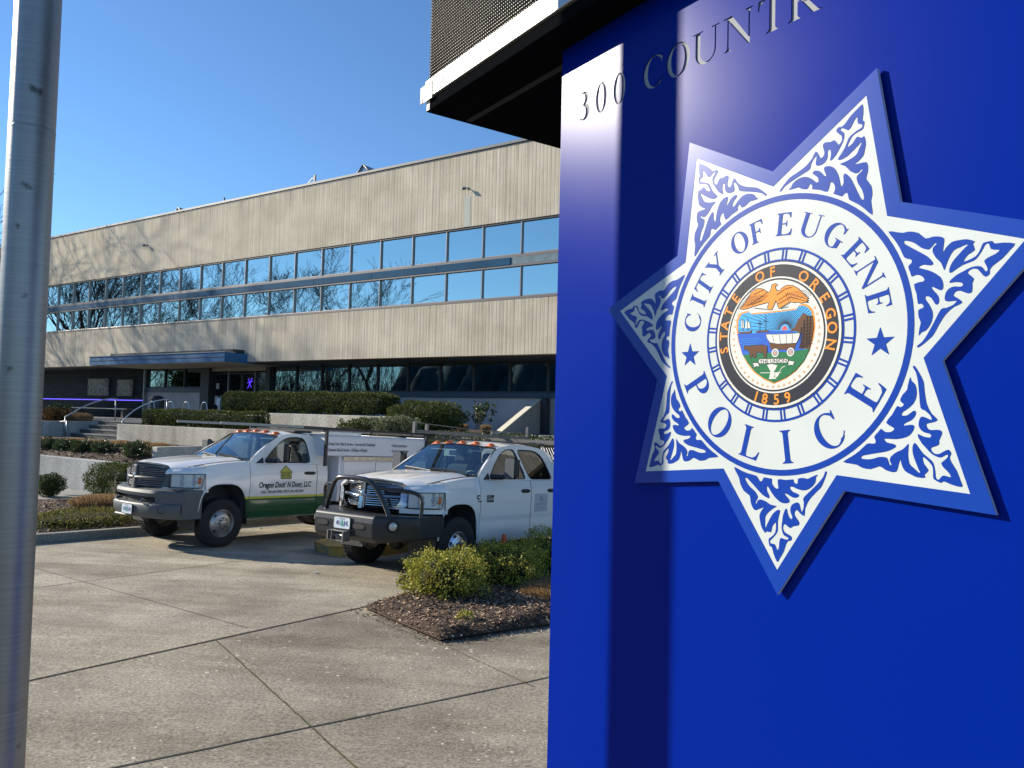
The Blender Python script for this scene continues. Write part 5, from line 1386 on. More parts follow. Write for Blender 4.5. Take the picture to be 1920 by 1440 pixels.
# upper lettered box
mb = MB(); pr = [(1.15, 1.575), (1.15, 1.93), (1.11, 1.97), (.60, 1.97), (.60, 1.575)]
mb.prism(pr, -4.78, -2.04, lambda p, q, h: (h, p, q)); mb.prism([(-p, q) for p, q in pr], -4.78, -2.40, lambda p, q, h: (h, p, q))
ub = mb.build('upper_box', sbm, T1, bevel=.012)
tx = MB(); fnb = lambda dx, dz: (lambda p, q: (dx-p, 1.1535, dz+q))
put_text(tx, 'Garage Door Sales & Service - Commercial & Residential', fnb(-2.045, 1.778), .088, sx=.605, bold=.002)
put_text(tx, 'Operator Sales & Service - All Makes & Models', fnb(-2.045, 1.663), .088, sx=.605, bold=.002)
put_text(tx, '\u2022 Broken Spring Repair', fnb(-3.74, 1.778), .08, sx=.64, bold=.002)
put_text(tx, '\u2022 Dock Equipment Repair', fnb(-3.74, 1.665), .08, sx=.64, bold=.002)
tx.build('box_lettering', mat('grey_ink', (.10, .11, .13), .6), ub)
mb = MB(); mb.box(-2.9, -2.05, .9, 1.14, 1.985, 2.035, ch=.008); mb.build('white_tube', mat('pvc', (.75, .75, .72), .4), ub)
# ladder rack
rk = MB()
def beam(mb, a, b_, h=.05, wd=.04, mi=0):
    a = Vector(a); b_ = Vector(b_); d = (b_-a); L = d.length; d.normalize(); s_ = Vector((0, 0, 1)).cross(d).normalized() if abs(d.z) < .95 else Vector((0, 1, 0)); u_ = d.cross(s_)
    M_ = Matrix((d, s_, u_)).transposed().to_4x4(); M_.translation = a; mb.box(0, L, -wd/2, wd/2, -h/2, h/2, mi, M=M_)
for s_ in (1, -1):
    beam(rk, (-1.46, s_*1.12, 2.10), (-4.95, s_*1.12, 2.07), .04, .04, 1)
    beam(rk, (.27 if s_ > 0 else -.3, s_*1.12, 2.095), (-1.455, s_*1.12, 2.10), .045, .04, 0)
    for x in (-1.98, -4.80): beam(rk, (x, s_*1.17, 1.38 if x > -3 else 1.56), (x, s_*1.17, 2.07), .055, .045, 1)
for x in (-1.98, -3.2, -4.4, -4.8): beam(rk, (x, -1.1, 2.04), (x, 1.1, 2.04), .04, .04, 1)
rk.build('ladder_rack', [mat('rack_alu', (.24, .245, .25), .4, metal=.6), M_plas], T1)
rl = MB(); rl.box(-2.02, -1.60, -.7, .7, 1.985, 2.025, ch=.015); rl.build('light_bar', M_plas, T1)

# ------------------------------------------------ truck 2: quad cab with bull bar
T2, T2b, T2g = pickup('white crew-cab pickup with a black tube bull bar and winch, nearest to the flower bed', (-1.554, 11.816, ztruck(-1.554, 11.816)), -2.153, .057, True, M_white)
b2 = MB()
# heavy plate bumper: plan outline by height
def hb_poly(x0): return [(x0, -.58), (x0, .58), (.93, .99), (.36, .99), (.36, .90), (.80, .6), (.80, -.6), (.36, -.90), (.36, -.99), (.93, -.99)]
def layer(z0, z1, xa, xb, wing0, wing1):
    A = [(xa, -.55), (xa, .55), (.93, .985), (.38, .985)]; B = [(xb, -.55), (xb, .55), (.93, .985), (.38, .985)]
    return
sec = [(.53, 1.28, .80), (.60, 1.37, .88), (.80, 1.385, .93), (.885, 1.37, .93), (.905, 1.34, .90)]
V = []
for z, xf, xc in sec:
    zc = z if z > .56 else .60
    V.append([(.38, -.985, max(z, .62)), (xc, -.985, max(z, .60)), (xf, -.56, z), (xf, .56, z), (xc, .985, max(z, .60)), (.38, .985, max(z, .62))])
nv = len(sec); P = [p for r_ in V for p in r_]
F_ = [[i*6+j, i*6+j+1, i*6+7+j, i*6+6+j] for i in range(nv-1) for j in range(5)]
b2.add(P, F_, 0)
b2.add([(.38, -.985, .905), (.90, -.985, .905), (1.34, -.56, .905), (1.34, .56, .905), (.90, .985, .905), (.38, .985, .905), (.38, .6, .905), (.80, .55, .905), (.80, -.55, .905), (.38, -.6, .905)], [[0, 1, 2, 8, 9], [2, 3, 7, 8], [3, 4, 5, 6, 7]])
b2.add([(.38, -.985, .62), (.80, -.985, .60), (1.28, -.56, .53), (1.28, .56, .53), (.80, .985, .60), (.38, .985, .62), (.5, .5, .55), (.5, -.5, .55)], [[0, 1, 2, 7], [2, 3, 6, 7], [3, 4, 5, 6]])
bo = b2.build('steel_bumper', M_bump, T2, bevel=.02)
for y in (-.40, .30):
    mb = MB(); mb.prism([(y-.12+.022*0, 0)]*0 or smooth_edges([(y-.11, -.035), (y+.11, -.035), (y+.11, .035), (y-.11, .035)], 2), 0, .004, lambda p, q, h: (1.386+h, p, .745+q)); mb.build('slot', M_black, bo)
wn = Vector((.425, .45, 0)).normalized()
for s_ in (1, -1):
    c0 = Vector((1.19, s_*.745, .775)); nrm = Vector((.425, s_*.45, 0)).normalized(); tz = Vector((0, 0, 1)); e2 = nrm.cross(tz)
    Mf = Matrix((e2, nrm, tz)).transposed().to_4x4(); Mf.translation = c0-nrm*.005
    mb = MB(); mb.lathe([(0, .012), (.085, .012), (.088, .02), (.088, 0)], Mf, 24); fo = mb.build('fog_lamp_well', M_black, bo)
    mb = MB(); mb.lathe([(0, .03), (.035, .028), (.052, .02), (.055, .012)], Mf, 20); mb.build('fog_lamp', mat('fog_glass', (.5, .5, .48), .15, metal=.3), fo)
# bull bar
bb = MB()
hoop = [(1.14, -.60, .90), (1.17, -.52, 1.10), (1.22, -.40, 1.30), (1.245, -.31, 1.365), (1.255, -.18, 1.385), (1.255, .18, 1.385), (1.245, .31, 1.365), (1.22, .40, 1.30), (1.17, .52, 1.10), (1.14, .62, .90)]
bb.tube(smooth3(hoop, 2), .034, 12)
for s_ in (1, -1):
    wg = [(1.20, s_*.42, 1.27), (1.10, s_*.62, 1.262), (.98, s_*.80, 1.25), (.90, s_*.90, 1.22), (.86, s_*.945, 1.15), (.85, s_*.95, 1.05), (.86, s_*.95, .905)]
    bb.tube(smooth3(wg, 2), .027, 10)
bb.build('bull_bar', M_tubeb, bo)
# winch fairlead box
wc = MB()
for y0, y1 in ((-.155, -.135), (-.075, -.065), (.135, .155)): wc.box(1.385, 1.52, y0, y1, .535, .665)
wc.box(1.385, 1.50, -.155, .155, .53, .545); wc.box(1.385, 1.50, -.155, .155, .655, .668)
wc.tube([(1.45, -.07, .60), (1.45, .13, .60)], .03, 10); wc.tube([(1.47, .02, .60), (1.54, .05, .585), (1.52, .09, .57)], .012, 6)
wc.build('winch', mat('winch_metal', (.28, .27, .26), .4, metal=.7), bo)
plate_part(T2, 1.40, .0, .765, '401 JHL')
# fender badges
bdg = MB(); bx0 = -.655
for (x0, x1, z0, z1, mi) in ((-.665, -.85, 1.075, 1.185, 0), (-.67, -.845, 1.105, 1.145, 1)):
    bdg.box(x1, x0, .0, .001, z0, z1, mi)
    for i in range(len(bdg.v)-8, len(bdg.v)):
        x, y, z = bdg.v[i]; bdg.v[i] = (x, side_y(z, x)+.004+y+(.002 if mi else 0), z)
bdg.build('fender_badge', [M_plas, mat('badge_silver', (.30, .29, .28), .4)], T2)
tx = MB(); put_text(tx, 'HEAVY', side_fn(-.672, 1.155, .009), .036, sx=1.1, bold=.001); put_text(tx, 'DUTY', side_fn(-.675, 1.083, .009), .026, sx=1.2)
tx.build('badge_lettering', mat('badge_text', (.4, .4, .4), .4), T2)
eg = MB(); eg.tube([(-.44-.03*math.cos(a), side_y(1.14, -.46)+.006, 1.155+.032*math.sin(a)) for a in np.linspace(.6, 5.6, 9)], .008, 5); eg.box(-.52, -.42, side_y(1.09, -.47)+.002, side_y(1.09, -.47)+.006, 1.085, 1.10); eg.build('engine_emblem', M_ink, T2)
sg = MB(); sg.box(-2.50, -2.08, 0, .002, .885, 1.185)
sg.v = [(x, side_y(z, x)+.004+y, z) for x, y, z in sg.v]; so_ = sg.build('magnetic_sign', mat('magnet', (.50, .51, .54), .5), T2)
tx = MB(); put_text(tx, "Oregon Dock' N Door, LLC", side_fn(-2.12, 1.0, .0075), .04, sx=.75); put_text(tx, 'CALL: 458-240-7590', side_fn(-2.15, .93, .0075), .03, sx=.85)
tx.prism([(-2.24, 1.06), (-2.34, 1.06), (-2.34, 1.12), (-2.29, 1.16), (-2.24, 1.12)], .0, .001, lambda p, q, h: (p, side_y(q, p)+.0075+h, q)); tx.build('magnet_lettering', mat('faded_ink', (.36, .38, .42), .6), so_)
# rack over the cab, pickup bed
rk = MB(); mg = mat('rack_grey', (.17, .16, .15), .45, metal=.4)
beam(rk, (-.62, -.55, 2.12), (-4.2, -.55, 2.16), .055, .05)
beam(rk, (-.64, -.55, 2.09), (-.64, -.55, 2.28), .05, .05); beam(rk, (-4.15, -.55, 2.13), (-4.15, -.55, 2.39), .05, .05)
beam(rk, (-1.5, -1.0, 2.12), (-1.5, -1.0, 2.27), .05, .05); beam(rk, (-2.9, -.55, 2.15), (-2.9, -.55, 2.25), .05, .05)
rk.tube([(-.62, -.55, 2.27), (-2.2, -.55, 2.23), (-4.12, -.55, 2.25)], .007, 5)
for x in (-3.3, -4.1, -5.3): beam(rk, (x, -.9, 2.09), (x, .9, 2.09), .05, .05)
for s_ in (1, -1):
    for x in (-3.3, -5.3): beam(rk, (x, s_*.85, 1.4), (x, s_*.85, 2.1), .05, .05)
    beam(rk, (-3.1, s_*.88, 2.07), (-5.4, s_*.88, 2.07), .04, .04)
rk.build('ladder_rack', mg, T2)
bdm = MB()
for s_ in (1, -1):
    bdm.grid(lambda x, v: (x, s_*((.975 if abs(x+4.05) > .62 else .975+.22*math.cos((x+4.05)/.62*PI/2)**.6)-.03*abs(v-.5)), (arch_z(x, -4.05, .5, .44, .52, .66))+(1.38-arch_z(x, -4.05, .5, .44, .52, .66))*v), np.linspace(-3.06, -5.45, 44), np.linspace(0, 1, 8), 0, flip=(s_ > 0))
    bdm.box(-5.45, -3.06, s_*.93-.04, s_*.93+.04, 1.375, 1.41)
bdm.box(-5.45, -3.06, -.9, .9, .72, .76); bdm.box(-3.10, -3.06, -.93, .93, .7, 1.38); bdm.box(-5.48, -5.44, -.95, .95, .6, 1.39)
bdm.build('pickup_bed', M_white, T2, merge=True)
# headache mesh behind the cab
hm = MB()
for i in range(7):
    y = .98-i*.055
    hm.tube([(-3.28, y, 1.42+.0), (-3.28, y-.33, 1.98)], .008, 4); hm.tube([(-3.28, y-.33, 1.42), (-3.28, y, 1.98)], .008, 4)
hm.build('mesh_guard', mat('mesh_pale', (.5, .5, .5), .5), T2)

# ------------------------------------------------ traffic cones by the right truck
def cone(t, w_, label, h=.62):
    o = thing('traffic_cone', label, 'traffic cone', G(t, w_), 0)
    mb = MB(); mb.box(-.18, .18, -.18, .18, 0, .03, ch=.008); mb.build('base', M_corange, o)
    mb = MB(); mb.lathe([(.13, .03), (.085, h*.42), (.060, h*.66), (.03, h), (.018, h+.005), (0, h+.005)], Matrix.Rotation(PI/2, 4, 'X'), 28); mb.build('body', M_corange, o)
    mb = MB(); mb.lathe([(.0870, h*.42), (.0620, h*.66)], Matrix.Rotation(PI/2, 4, 'X'), 28); mb.build('reflective_band', mat('cone_band', (.75, .75, .75), .4), o)
M_corange = mat('cone_orange', (.80, .10, .015), .45)
cone(21.35, -11.0, 'orange traffic cone half hidden behind the boxwood shrubs')
SD={'leaf':[(-0.2078,-0.5806),(-0.19,-0.6111),(-0.1774,-0.6319),(-0.1722,-0.6532),(-0.1523,-0.6829),(-0.1208,-0.7013),(-0.1157,-0.7261),(-0.1059,-0.7483),(-0.0916,-0.7614),(-0.0707,-0.754),(-0.0455,-0.7442),(-0.0568,-0.7581),(-0.068,-0.7825),(-0.063,-0.8087),(-0.0558,-0.8307),(-0.0371,-0.8529),(-0.0304,-0.8444),(-0.0078,-0.845),(-0.0014,-0.8197),(0.014,-0.8007),(0.0173,-0.8134),(0.0145,-0.8401),(0.0036,-0.8566),(-0.0164,-0.8727),(-0.0195,-0.8826),(-0.0138,-0.9044),(-0.0025,-0.9083),(0.0068,-0.935),(0.0249,-0.9657),(0.0379,-0.9486),(0.0572,-0.9158),(0.0677,-0.8845),(0.0783,-0.87),(0.0911,-0.8663),(0.0952,-0.851),(0.078,-0.8424),(0.0606,-0.8356),(0.0517,-0.8201),(0.0559,-0.8046),(0.0646,-0.8035),(0.0863,-0.8154),(0.099,-0.8064),(0.1243,-0.7994),(0.1305,-0.7895),(0.1241,-0.7775),(0.1091,-0.761),(0.1077,-0.7465),(0.1173,-0.7362),(0.1322,-0.7473),(0.1531,-0.7575),(0.1569,-0.7262),(0.1731,-0.6919),(0.1973,-0.6642),(0.2133,-0.6483),(0.2252,-0.6365),(0.2331,-0.6251),(0.2447,-0.5991),(0.2543,-0.57),(0.2464,-0.5688),(0.2387,-0.589),(0.217,-0.6158),(0.1809,-0.6514),(0.1482,-0.6836),(0.1505,-0.7015),(0.1486,-0.7272),(0.1405,-0.7409),(0.1362,-0.7322),(0.1297,-0.7111),(0.1191,-0.7049),(0.098,-0.7145),(0.0875,-0.7304),(0.0877,-0.7489),(0.0964,-0.7663),(0.0944,-0.7757),(0.0858,-0.7749),(0.0749,-0.7578),(0.069,-0.7362),(0.0595,-0.7447),(0.0511,-0.7681),(0.0479,-0.7908),(0.0451,-0.8135),(0.0475,-0.8318),(0.0564,-0.8491),(0.0782,-0.8571),(0.0739,-0.8651),(0.0566,-0.864),(0.0413,-0.8625),(0.0349,-0.8783),(0.033,-0.901),(0.0265,-0.9169),(0.0198,-0.9067),(0.0107,-0.8931),(-0.0094,-0.8924),(-0.0118,-0.8815),(-0.0007,-0.8704),(0.0169,-0.851),(0.0264,-0.831),(0.0259,-0.7936),(0.0335,-0.7627),(0.0359,-0.7467),(0.02,-0.7493),(0.0002,-0.7667),(-0.0152,-0.7912),(-0.0307,-0.8197),(-0.0329,-0.8269),(-0.0384,-0.8246),(-0.0378,-0.8016),(-0.0358,-0.7786),(-0.0112,-0.7529),(0.0163,-0.7339),(0.0131,-0.7305),(-0.0115,-0.7283),(-0.0344,-0.7175),(-0.062,-0.7116),(-0.0782,-0.7183),(-0.0827,-0.7303),(-0.0888,-0.731),(-0.0875,-0.7231),(-0.077,-0.7047),(-0.0809,-0.6935),(-0.0951,-0.6775),(-0.1166,-0.6639),(-0.1336,-0.6479),(-0.1459,-0.6293),(-0.1411,-0.625),(-0.129,-0.6299),(-0.0859,-0.665),(-0.0531,-0.6907),(-0.0255,-0.7021),(-0.0174,-0.6986),(-0.0211,-0.6857),(-0.0314,-0.6676),(-0.0284,-0.6502),(-0.0123,-0.6696),(0.0059,-0.6906),(0.0328,-0.7104),(0.0548,-0.7155),(0.0765,-0.7113),(0.0828,-0.7032),(0.0763,-0.6928),(0.0596,-0.6777),(0.063,-0.6737),(0.0761,-0.678),(0.0977,-0.6869),(0.1189,-0.6848),(0.1272,-0.6766),(0.1229,-0.6697),(0.0974,-0.663),(0.0853,-0.6512),(0.0852,-0.6438),(0.0972,-0.6427),(0.1142,-0.6485),(0.1437,-0.6531),(0.1685,-0.6471),(0.1888,-0.6326),(0.2029,-0.6134),(0.2047,-0.5953),(0.2127,-0.5831),(0.1844,-0.5951),(0.1681,-0.6036),(0.1473,-0.6017),(0.1222,-0.6074),(0.1203,-0.6259),(0.1119,-0.6285),(0.1021,-0.622),(0.099,-0.6119),(0.0624,-0.6171),(0.0237,-0.6181),(0.0277,-0.6527),(0.0189,-0.6573),(0.0054,-0.651),(-0.006,-0.6349),(-0.0062,-0.6179),(-0.0221,-0.6165),(-0.0472,-0.6155),(-0.0539,-0.6276),(-0.0631,-0.6341),(-0.0725,-0.6272),(-0.0867,-0.6109),(-0.1294,-0.6045),(-0.1682,-0.5937)],'eagle':[(-0.1842,0.1307),(-0.1648,0.1468),(-0.1456,0.1688),(-0.1219,0.198),(-0.0983,0.211),(-0.0747,0.2101),(-0.0559,0.2039),(-0.0372,0.1899),(-0.0234,0.1883),(-0.019,0.2014),(-0.0147,0.2183),(0.0012,0.2229),(0.0134,0.2167),(0.0117,0.21),(0.0036,0.2121),(0.0046,0.2024),(0.0106,0.1901),(0.0263,0.1882),(0.0395,0.2),(0.0615,0.2075),(0.0877,0.2035),(0.1136,0.189),(0.135,0.1695),(0.1563,0.1485),(0.168,0.1398),(0.1585,0.1382),(0.1669,0.1299),(0.1565,0.1303),(0.1657,0.1215),(0.1481,0.1253),(0.1313,0.1226),(0.1143,0.1296),(0.0971,0.1285),(0.0798,0.1345),(0.0537,0.124),(0.0272,0.1114),(0.0205,0.114),(0.0135,0.1359),(0.0066,0.1474),(0.0,0.1334),(-0.0088,0.117),(-0.0133,0.1097),(-0.0316,0.1115),(-0.0363,0.1217),(-0.0297,0.1405),(-0.0366,0.1431),(-0.0643,0.1402),(-0.1067,0.1348),(-0.1402,0.1283),(-0.1645,0.1259)],'shield':[(-0.1888,0.1049),(-0.179,0.1121),(-0.1595,0.1162),(-0.1376,0.1169),(-0.1254,0.1049),(-0.0732,0.1039),(-0.0086,0.1027),(0.0539,0.103),(0.1103,0.1038),(0.1229,0.1168),(0.144,0.1201),(0.165,0.1124),(0.1858,0.0918),(0.1964,0.0578),(0.1988,0.0173),(0.1911,-0.026),(0.1731,-0.0762),(0.1465,-0.1228),(0.1089,-0.1621),(0.0617,-0.1907),(-0.0001,-0.2121),(-0.0506,-0.1918),(-0.1025,-0.1592),(-0.1414,-0.1183),(-0.1713,-0.0691),(-0.1919,-0.0157),(-0.2027,0.0415),(-0.2009,0.0818)],'sea':[(-0.1964,0.0189),(-0.105,0.0141),(-0.0167,0.0192),(0.0812,0.0117),(0.1411,-0.0077),(0.1418,-0.0745),(0.0994,-0.0758),(-0.0337,-0.0763),(-0.118,-0.0778),(-0.1653,-0.0782),(-0.1843,-0.0242)],'land':[(-0.1643,-0.0782),(-0.118,-0.0778),(-0.0337,-0.0763),(0.0994,-0.0758),(0.1743,-0.0708),(0.1465,-0.1191),(0.1067,-0.1583),(0.0595,-0.1862),(-0.0002,-0.2064),(-0.0479,-0.1872),(-0.0978,-0.1554),(-0.1356,-0.1165)],'mount':[(0.0768,0.012),(0.1026,0.0251),(0.1193,0.0573),(0.1444,0.0811),(0.1654,0.068),(0.1861,0.0661),(0.1915,0.0179),(0.1845,-0.0255),(0.173,-0.0711),(0.1249,-0.0661),(0.1411,-0.0077),(0.1113,0.0057)],'cover':[(-0.0417,0.0056),(0.0107,0.0018),(0.0551,0.0004),(0.0986,-0.0009),(0.1292,-0.0013),(0.1244,-0.0214),(0.1119,-0.0429),(0.0774,-0.0426),(0.0202,-0.041),(-0.0205,-0.0326),(-0.0345,-0.0143)],'wbed':[(-0.0228,-0.0325),(0.0202,-0.041),(0.0774,-0.0426),(0.1097,-0.0428),(0.1036,-0.0649),(0.0864,-0.0695),(-0.0156,-0.0619)],'ox':[(-0.1547,-0.0381),(-0.145,-0.0366),(-0.1353,-0.0412),(-0.1137,-0.0386),(-0.0526,-0.0403),(-0.0341,-0.0473),(-0.0338,-0.0686),(-0.038,-0.0974),(-0.0496,-0.0949),(-0.0521,-0.0753),(-0.0895,-0.0734),(-0.0916,-0.0948),(-0.1034,-0.0943),(-0.1084,-0.0763),(-0.1153,-0.0937),(-0.1225,-0.0934),(-0.1276,-0.0714),(-0.135,-0.0591),(-0.152,-0.0561),(-0.157,-0.0479)],'hull1':[(-0.1951,0.0329),(-0.1777,0.0255),(-0.129,0.0238),(-0.1147,0.0307),(-0.1217,0.0146),(-0.1825,0.0178)],'hull2':[(-0.098,0.0235),(-0.0721,0.0235),(-0.0258,0.0218),(-0.028,0.0143),(-0.0908,0.0162)],'sail1':[(-0.1726,0.0793),(-0.1613,0.0743),(-0.1593,0.0421),(-0.174,0.0433)],'sail2':[(-0.1491,0.0732),(-0.1296,0.0656),(-0.1235,0.0393),(-0.1525,0.0396)],'banner':[(-0.0727,-0.1008),(0.0673,-0.105),(0.073,-0.1121),(0.0688,-0.1239),(-0.0701,-0.122),(-0.0781,-0.115),(-0.0773,-0.1053)],'rib1':[(-0.1126,-0.1175),(-0.0795,-0.1169),(-0.0722,-0.1359),(-0.0864,-0.1323),(-0.1075,-0.1393),(-0.102,-0.1278)],'rib2':[(0.0718,-0.1195),(0.0783,-0.1142),(0.1085,-0.1211),(0.0978,-0.1281),(0.1022,-0.1358),(0.0828,-0.1331),(0.0751,-0.1396)],'sheaf':[(-0.033,-0.1285),(-0.0103,-0.1256),(0.0191,-0.1325),(0.0081,-0.1512),(0.0015,-0.1586),(0.0153,-0.1896),(-0.0231,-0.1905),(-0.0144,-0.1581)],'plow':[(0.0083,-0.1665),(0.0306,-0.1634),(0.0241,-0.1784),(0.0085,-0.1856),(-0.0028,-0.1815)],'strokes':[[(-0.0751,0.0707),(-0.0743,0.0158)],[(-0.0451,0.0875),(-0.0442,0.0213)],[(-0.1678,0.0849),(-0.167,0.0307)],[(-0.1405,0.0845),(-0.1387,0.0286)],[(-0.089,0.0582),(-0.0608,0.0538)],[(-0.0587,0.0654),(-0.0309,0.061)],[(-0.0672,-0.1622),(0.0394,-0.1637)],[(0.0283,-0.1614),(0.0436,-0.1418),(0.0589,-0.1379)],[(-0.0372,0.1899),(-0.0555,0.1784),(-0.0975,0.1595),(-0.15,0.1373)],[(-0.037,0.1763),(-0.0646,0.1559),(-0.1211,0.1423)],[(0.0086,0.171),(0.0528,0.1926),(0.0834,0.1965)],[(0.0179,0.1469),(0.0706,0.1715),(0.1564,0.1392)],[(0.0181,0.1315),(0.0795,0.1553),(0.1565,0.1281)],[(-0.0559,0.2039),(-0.0932,0.1907),(-0.1122,0.1889)],[(-0.1066,0.1269),(-0.0362,0.1139)],[(0.0272,0.1114),(0.0755,0.1312)],[(0.0272,0.1114),(0.0713,0.1146)],[(0.1468,0.0512),(0.1459,-0.0673)],[(0.1613,0.0647),(0.1605,-0.0644)],[(0.1758,0.067),(0.1729,-0.0578)],[(0.1345,0.0225),(0.1354,-0.0667)],[(-0.0073,-0.0008),(0.0021,-0.0341)],[(0.0286,-0.0033),(0.0335,-0.0399)],[(0.0639,-0.004),(0.0622,-0.0417)],[(0.0943,-0.0043),(0.0904,-0.0416)]],'pts':{'sun':(0.0527,0.0184),'wh1':(0.0081,-0.0785),'wh2':(0.0843,-0.0788),'txt':(-0.0023,-0.1129)}}
# ================================================================== monument sign
RU = .4544                                  # badge white-tip radius in metres; badge drawings use it as unit
SC = Vector((.5119, 1.5, 0)); SZ = 2.539; SROT = math.atan2(-.82417, .56634)
sg0 = ground_z(SC.x, SC.y)
SC.z = sg0
sign = thing('monument_sign', 'tall blue monument sign with a white seven-pointed police badge and street address', 'sign', SC, SROT)
ZC = SZ-sg0                                 # badge centre height above the sign's foot
M_bluep = bpy.data.materials.new('satin_blue_paint'); M_bluep.use_nodes = True
N = M_bluep.node_tree.nodes; Lk = M_bluep.node_tree.links.new; b = N['Principled BSDF']
b.inputs['Base Color'].default_value = (.0003, .015, .23, 1); b.inputs['Roughness'].default_value = .40; b.inputs['Specular IOR Level'].default_value = .055
tc = N.new('ShaderNodeTexCoord'); nn = N.new('ShaderNodeTexNoise'); nn.inputs['Scale'].default_value = 420; nn.inputs['Detail'].default_value = 2; Lk(tc.outputs['Object'], nn.inputs[0])
bp = N.new('ShaderNodeBump'); bp.inputs['Strength'].default_value = .04; bp.inputs['Distance'].default_value = .0006; Lk(nn.outputs[0], bp.inputs['Height']); Lk(bp.outputs[0], b.inputs['Normal'])
n2 = N.new('ShaderNodeTexNoise'); n2.inputs['Scale'].default_value = 3; n2.inputs['Detail'].default_value = 6; Lk(tc.outputs['Object'], n2.inputs[0])
mr = N.new('ShaderNodeMapRange'); mr.inputs[3].default_value = .24; mr.inputs[4].default_value = .29; Lk(n2.outputs[0], mr.inputs[0]); Lk(mr.outputs[0], b.inputs['Roughness'])
M_bluev = mat('badge_blue_film', (.005, .042, .31), .28, spec=.25)
M_acr = mat('white_acrylic', (.51, .55, .545), .3, spec=.3, noise=.05, nscale=6)
M_acre = mat('acrylic_edge', (.55, .62, .70), .35)
M_sdark = mat('seal_black', (.018, .02, .032), .4, spec=.2)
M_sor = mat('seal_orange', (.72, .25, .03), .45, spec=.2); M_swh = mat('seal_white', (.60, .60, .56), .4, spec=.2)
M_stan = mat('seal_tan', (.50, .30, .12), .45)
M_ssky = mat('seal_sky', (.04, .33, .68), .45, spec=.2); M_ssea = mat('seal_sea', (.008, .09, .48), .45, spec=.2)
M_sgrn = mat('seal_green', (.008, .14, .05), .45, spec=.2); M_sbrn = mat('seal_brown', (.10, .04, .015), .45, spec=.2); M_sred = mat('seal_red', (.75, .04, .04), .4)
PB = .0115                                    # badge face stands this far off the panel (local -Y is outwards)
def sp(p, q, h=0): return (p*RU, -h, ZC+q*RU)          # badge face plane is local y = 0
# panel
PL = -.712; PT = ZC+3.385-SZ
mb = MB(); mb.box(PL, 1.35, PB+.0042, PB+.42, .0, PT+.01, 0); pan = mb.build('panel', M_bluep, sign, bevel=.003)
mb = MB(); mb.box(PL+.05, 1.30, PB+.05, PB+.37, -.15, .001); mb.build('footing', M_curb, sign)
# display cabinet above
M_cab = mat('cabinet_black', (.006, .0065, .008), .9, spec=0)
zc = ZC+3.38-SZ
mb = MB(); mb.box(-1.33, 1.5, -.085, .62, zc, zc+.034); cab = mb.build('display_cabinet', M_cab, sign, bevel=.002)
mb = MB(); mb.box(-1.325, 1.5, -.06, .60, zc+.036, zc+1.2); mb.build('cabinet_body', M_cab, cab)
mb = MB(); mb.box(-1.322, 1.5, -.094, -.061, zc+.037, zc+.099, ch=.002); mb.build('aluminium_rail', mat('rail_bright', (.42, .42, .41), .42, metal=.75), cab)
mb = MB(); mb.box(-1.30, 1.5, .055, .075, zc-.0055, zc-.001); mb.build('underside_seam', M_seam, cab)
# LED face: black louvres with rows of pale lamps
mb = MB(); mb.box(-1.322, 1.5, -.075, -.062, zc+.102, zc+1.2); led = mb.build('led_face', mat('led_mask', (.010, .009, .011), .9, spec=0), cab)
M_ledb = mat('led_black', (.010, .009, .011), .9, spec=0)
P_ = .0105; nx, nz_ = 170, 90
V = []; F_ = []; mi = []
ix, iz = np.meshgrid(np.arange(nx), np.arange(nz_)); ix = ix.ravel(); iz = iz.ravel()
cx = -1.318+P_*(ix+.5); cz = zc+.106+P_*(iz+.5); r_ = .0012
ang = np.linspace(0, 2*PI, 6, endpoint=False)
VV = np.stack([np.stack([cx+r_*math.cos(a), np.full_like(cx, -.0842), cz+r_*math.sin(a)], 1) for a in ang], 1).reshape(-1, 3)
FF = np.arange(len(VV)).reshape(-1, 6)
me_ = bpy.data.meshes.new('led_lamps'); me_.from_pydata(VV.tolist(), [], FF.tolist()); me_.materials.append(mat('led_lamp', (.30, .27, .28), .35))
lo = bpy.data.objects.new('led_lamps', me_); COL.objects.link(lo); lo.parent = led
lo['kind'] = 'stuff'
mb = MB()
for k in range(nz_+1):
    z = zc+.1045+P_*k; mb.box(-1.322, .45, -.0835, -.0755, z-.001, z+.001)
mb.build('louvres', M_ledb, led)
# labels stuck on the cabinet corner
mb = MB(); mb.box(-1.352, -1.27, -.0965, -.0945, zc+.028, zc+.085); mb.box(-1.322, -1.302, -.0875, -.0855, zc+.0, zc+.034)
st_ = mb.build('paper_label', mat('label_paper', (.60, .60, .56), .6), cab)
tx = MB(); tx.box(-1.212, -1.19, -.0948, -.0944, zc+.058, zc+.08); tx.box(-1.186, -1.172, -.0948, -.0944, zc+.056, zc+.076); tx.box(-1.351, -1.333, -.0975, -.0966, zc+.029, zc+.044); tx.box(-1.312, -1.308, -.0885, -.0876, zc+.004, zc+.012)
tx.build('label_print', mat('label_ink', (.12, .14, .2), .6), st_)

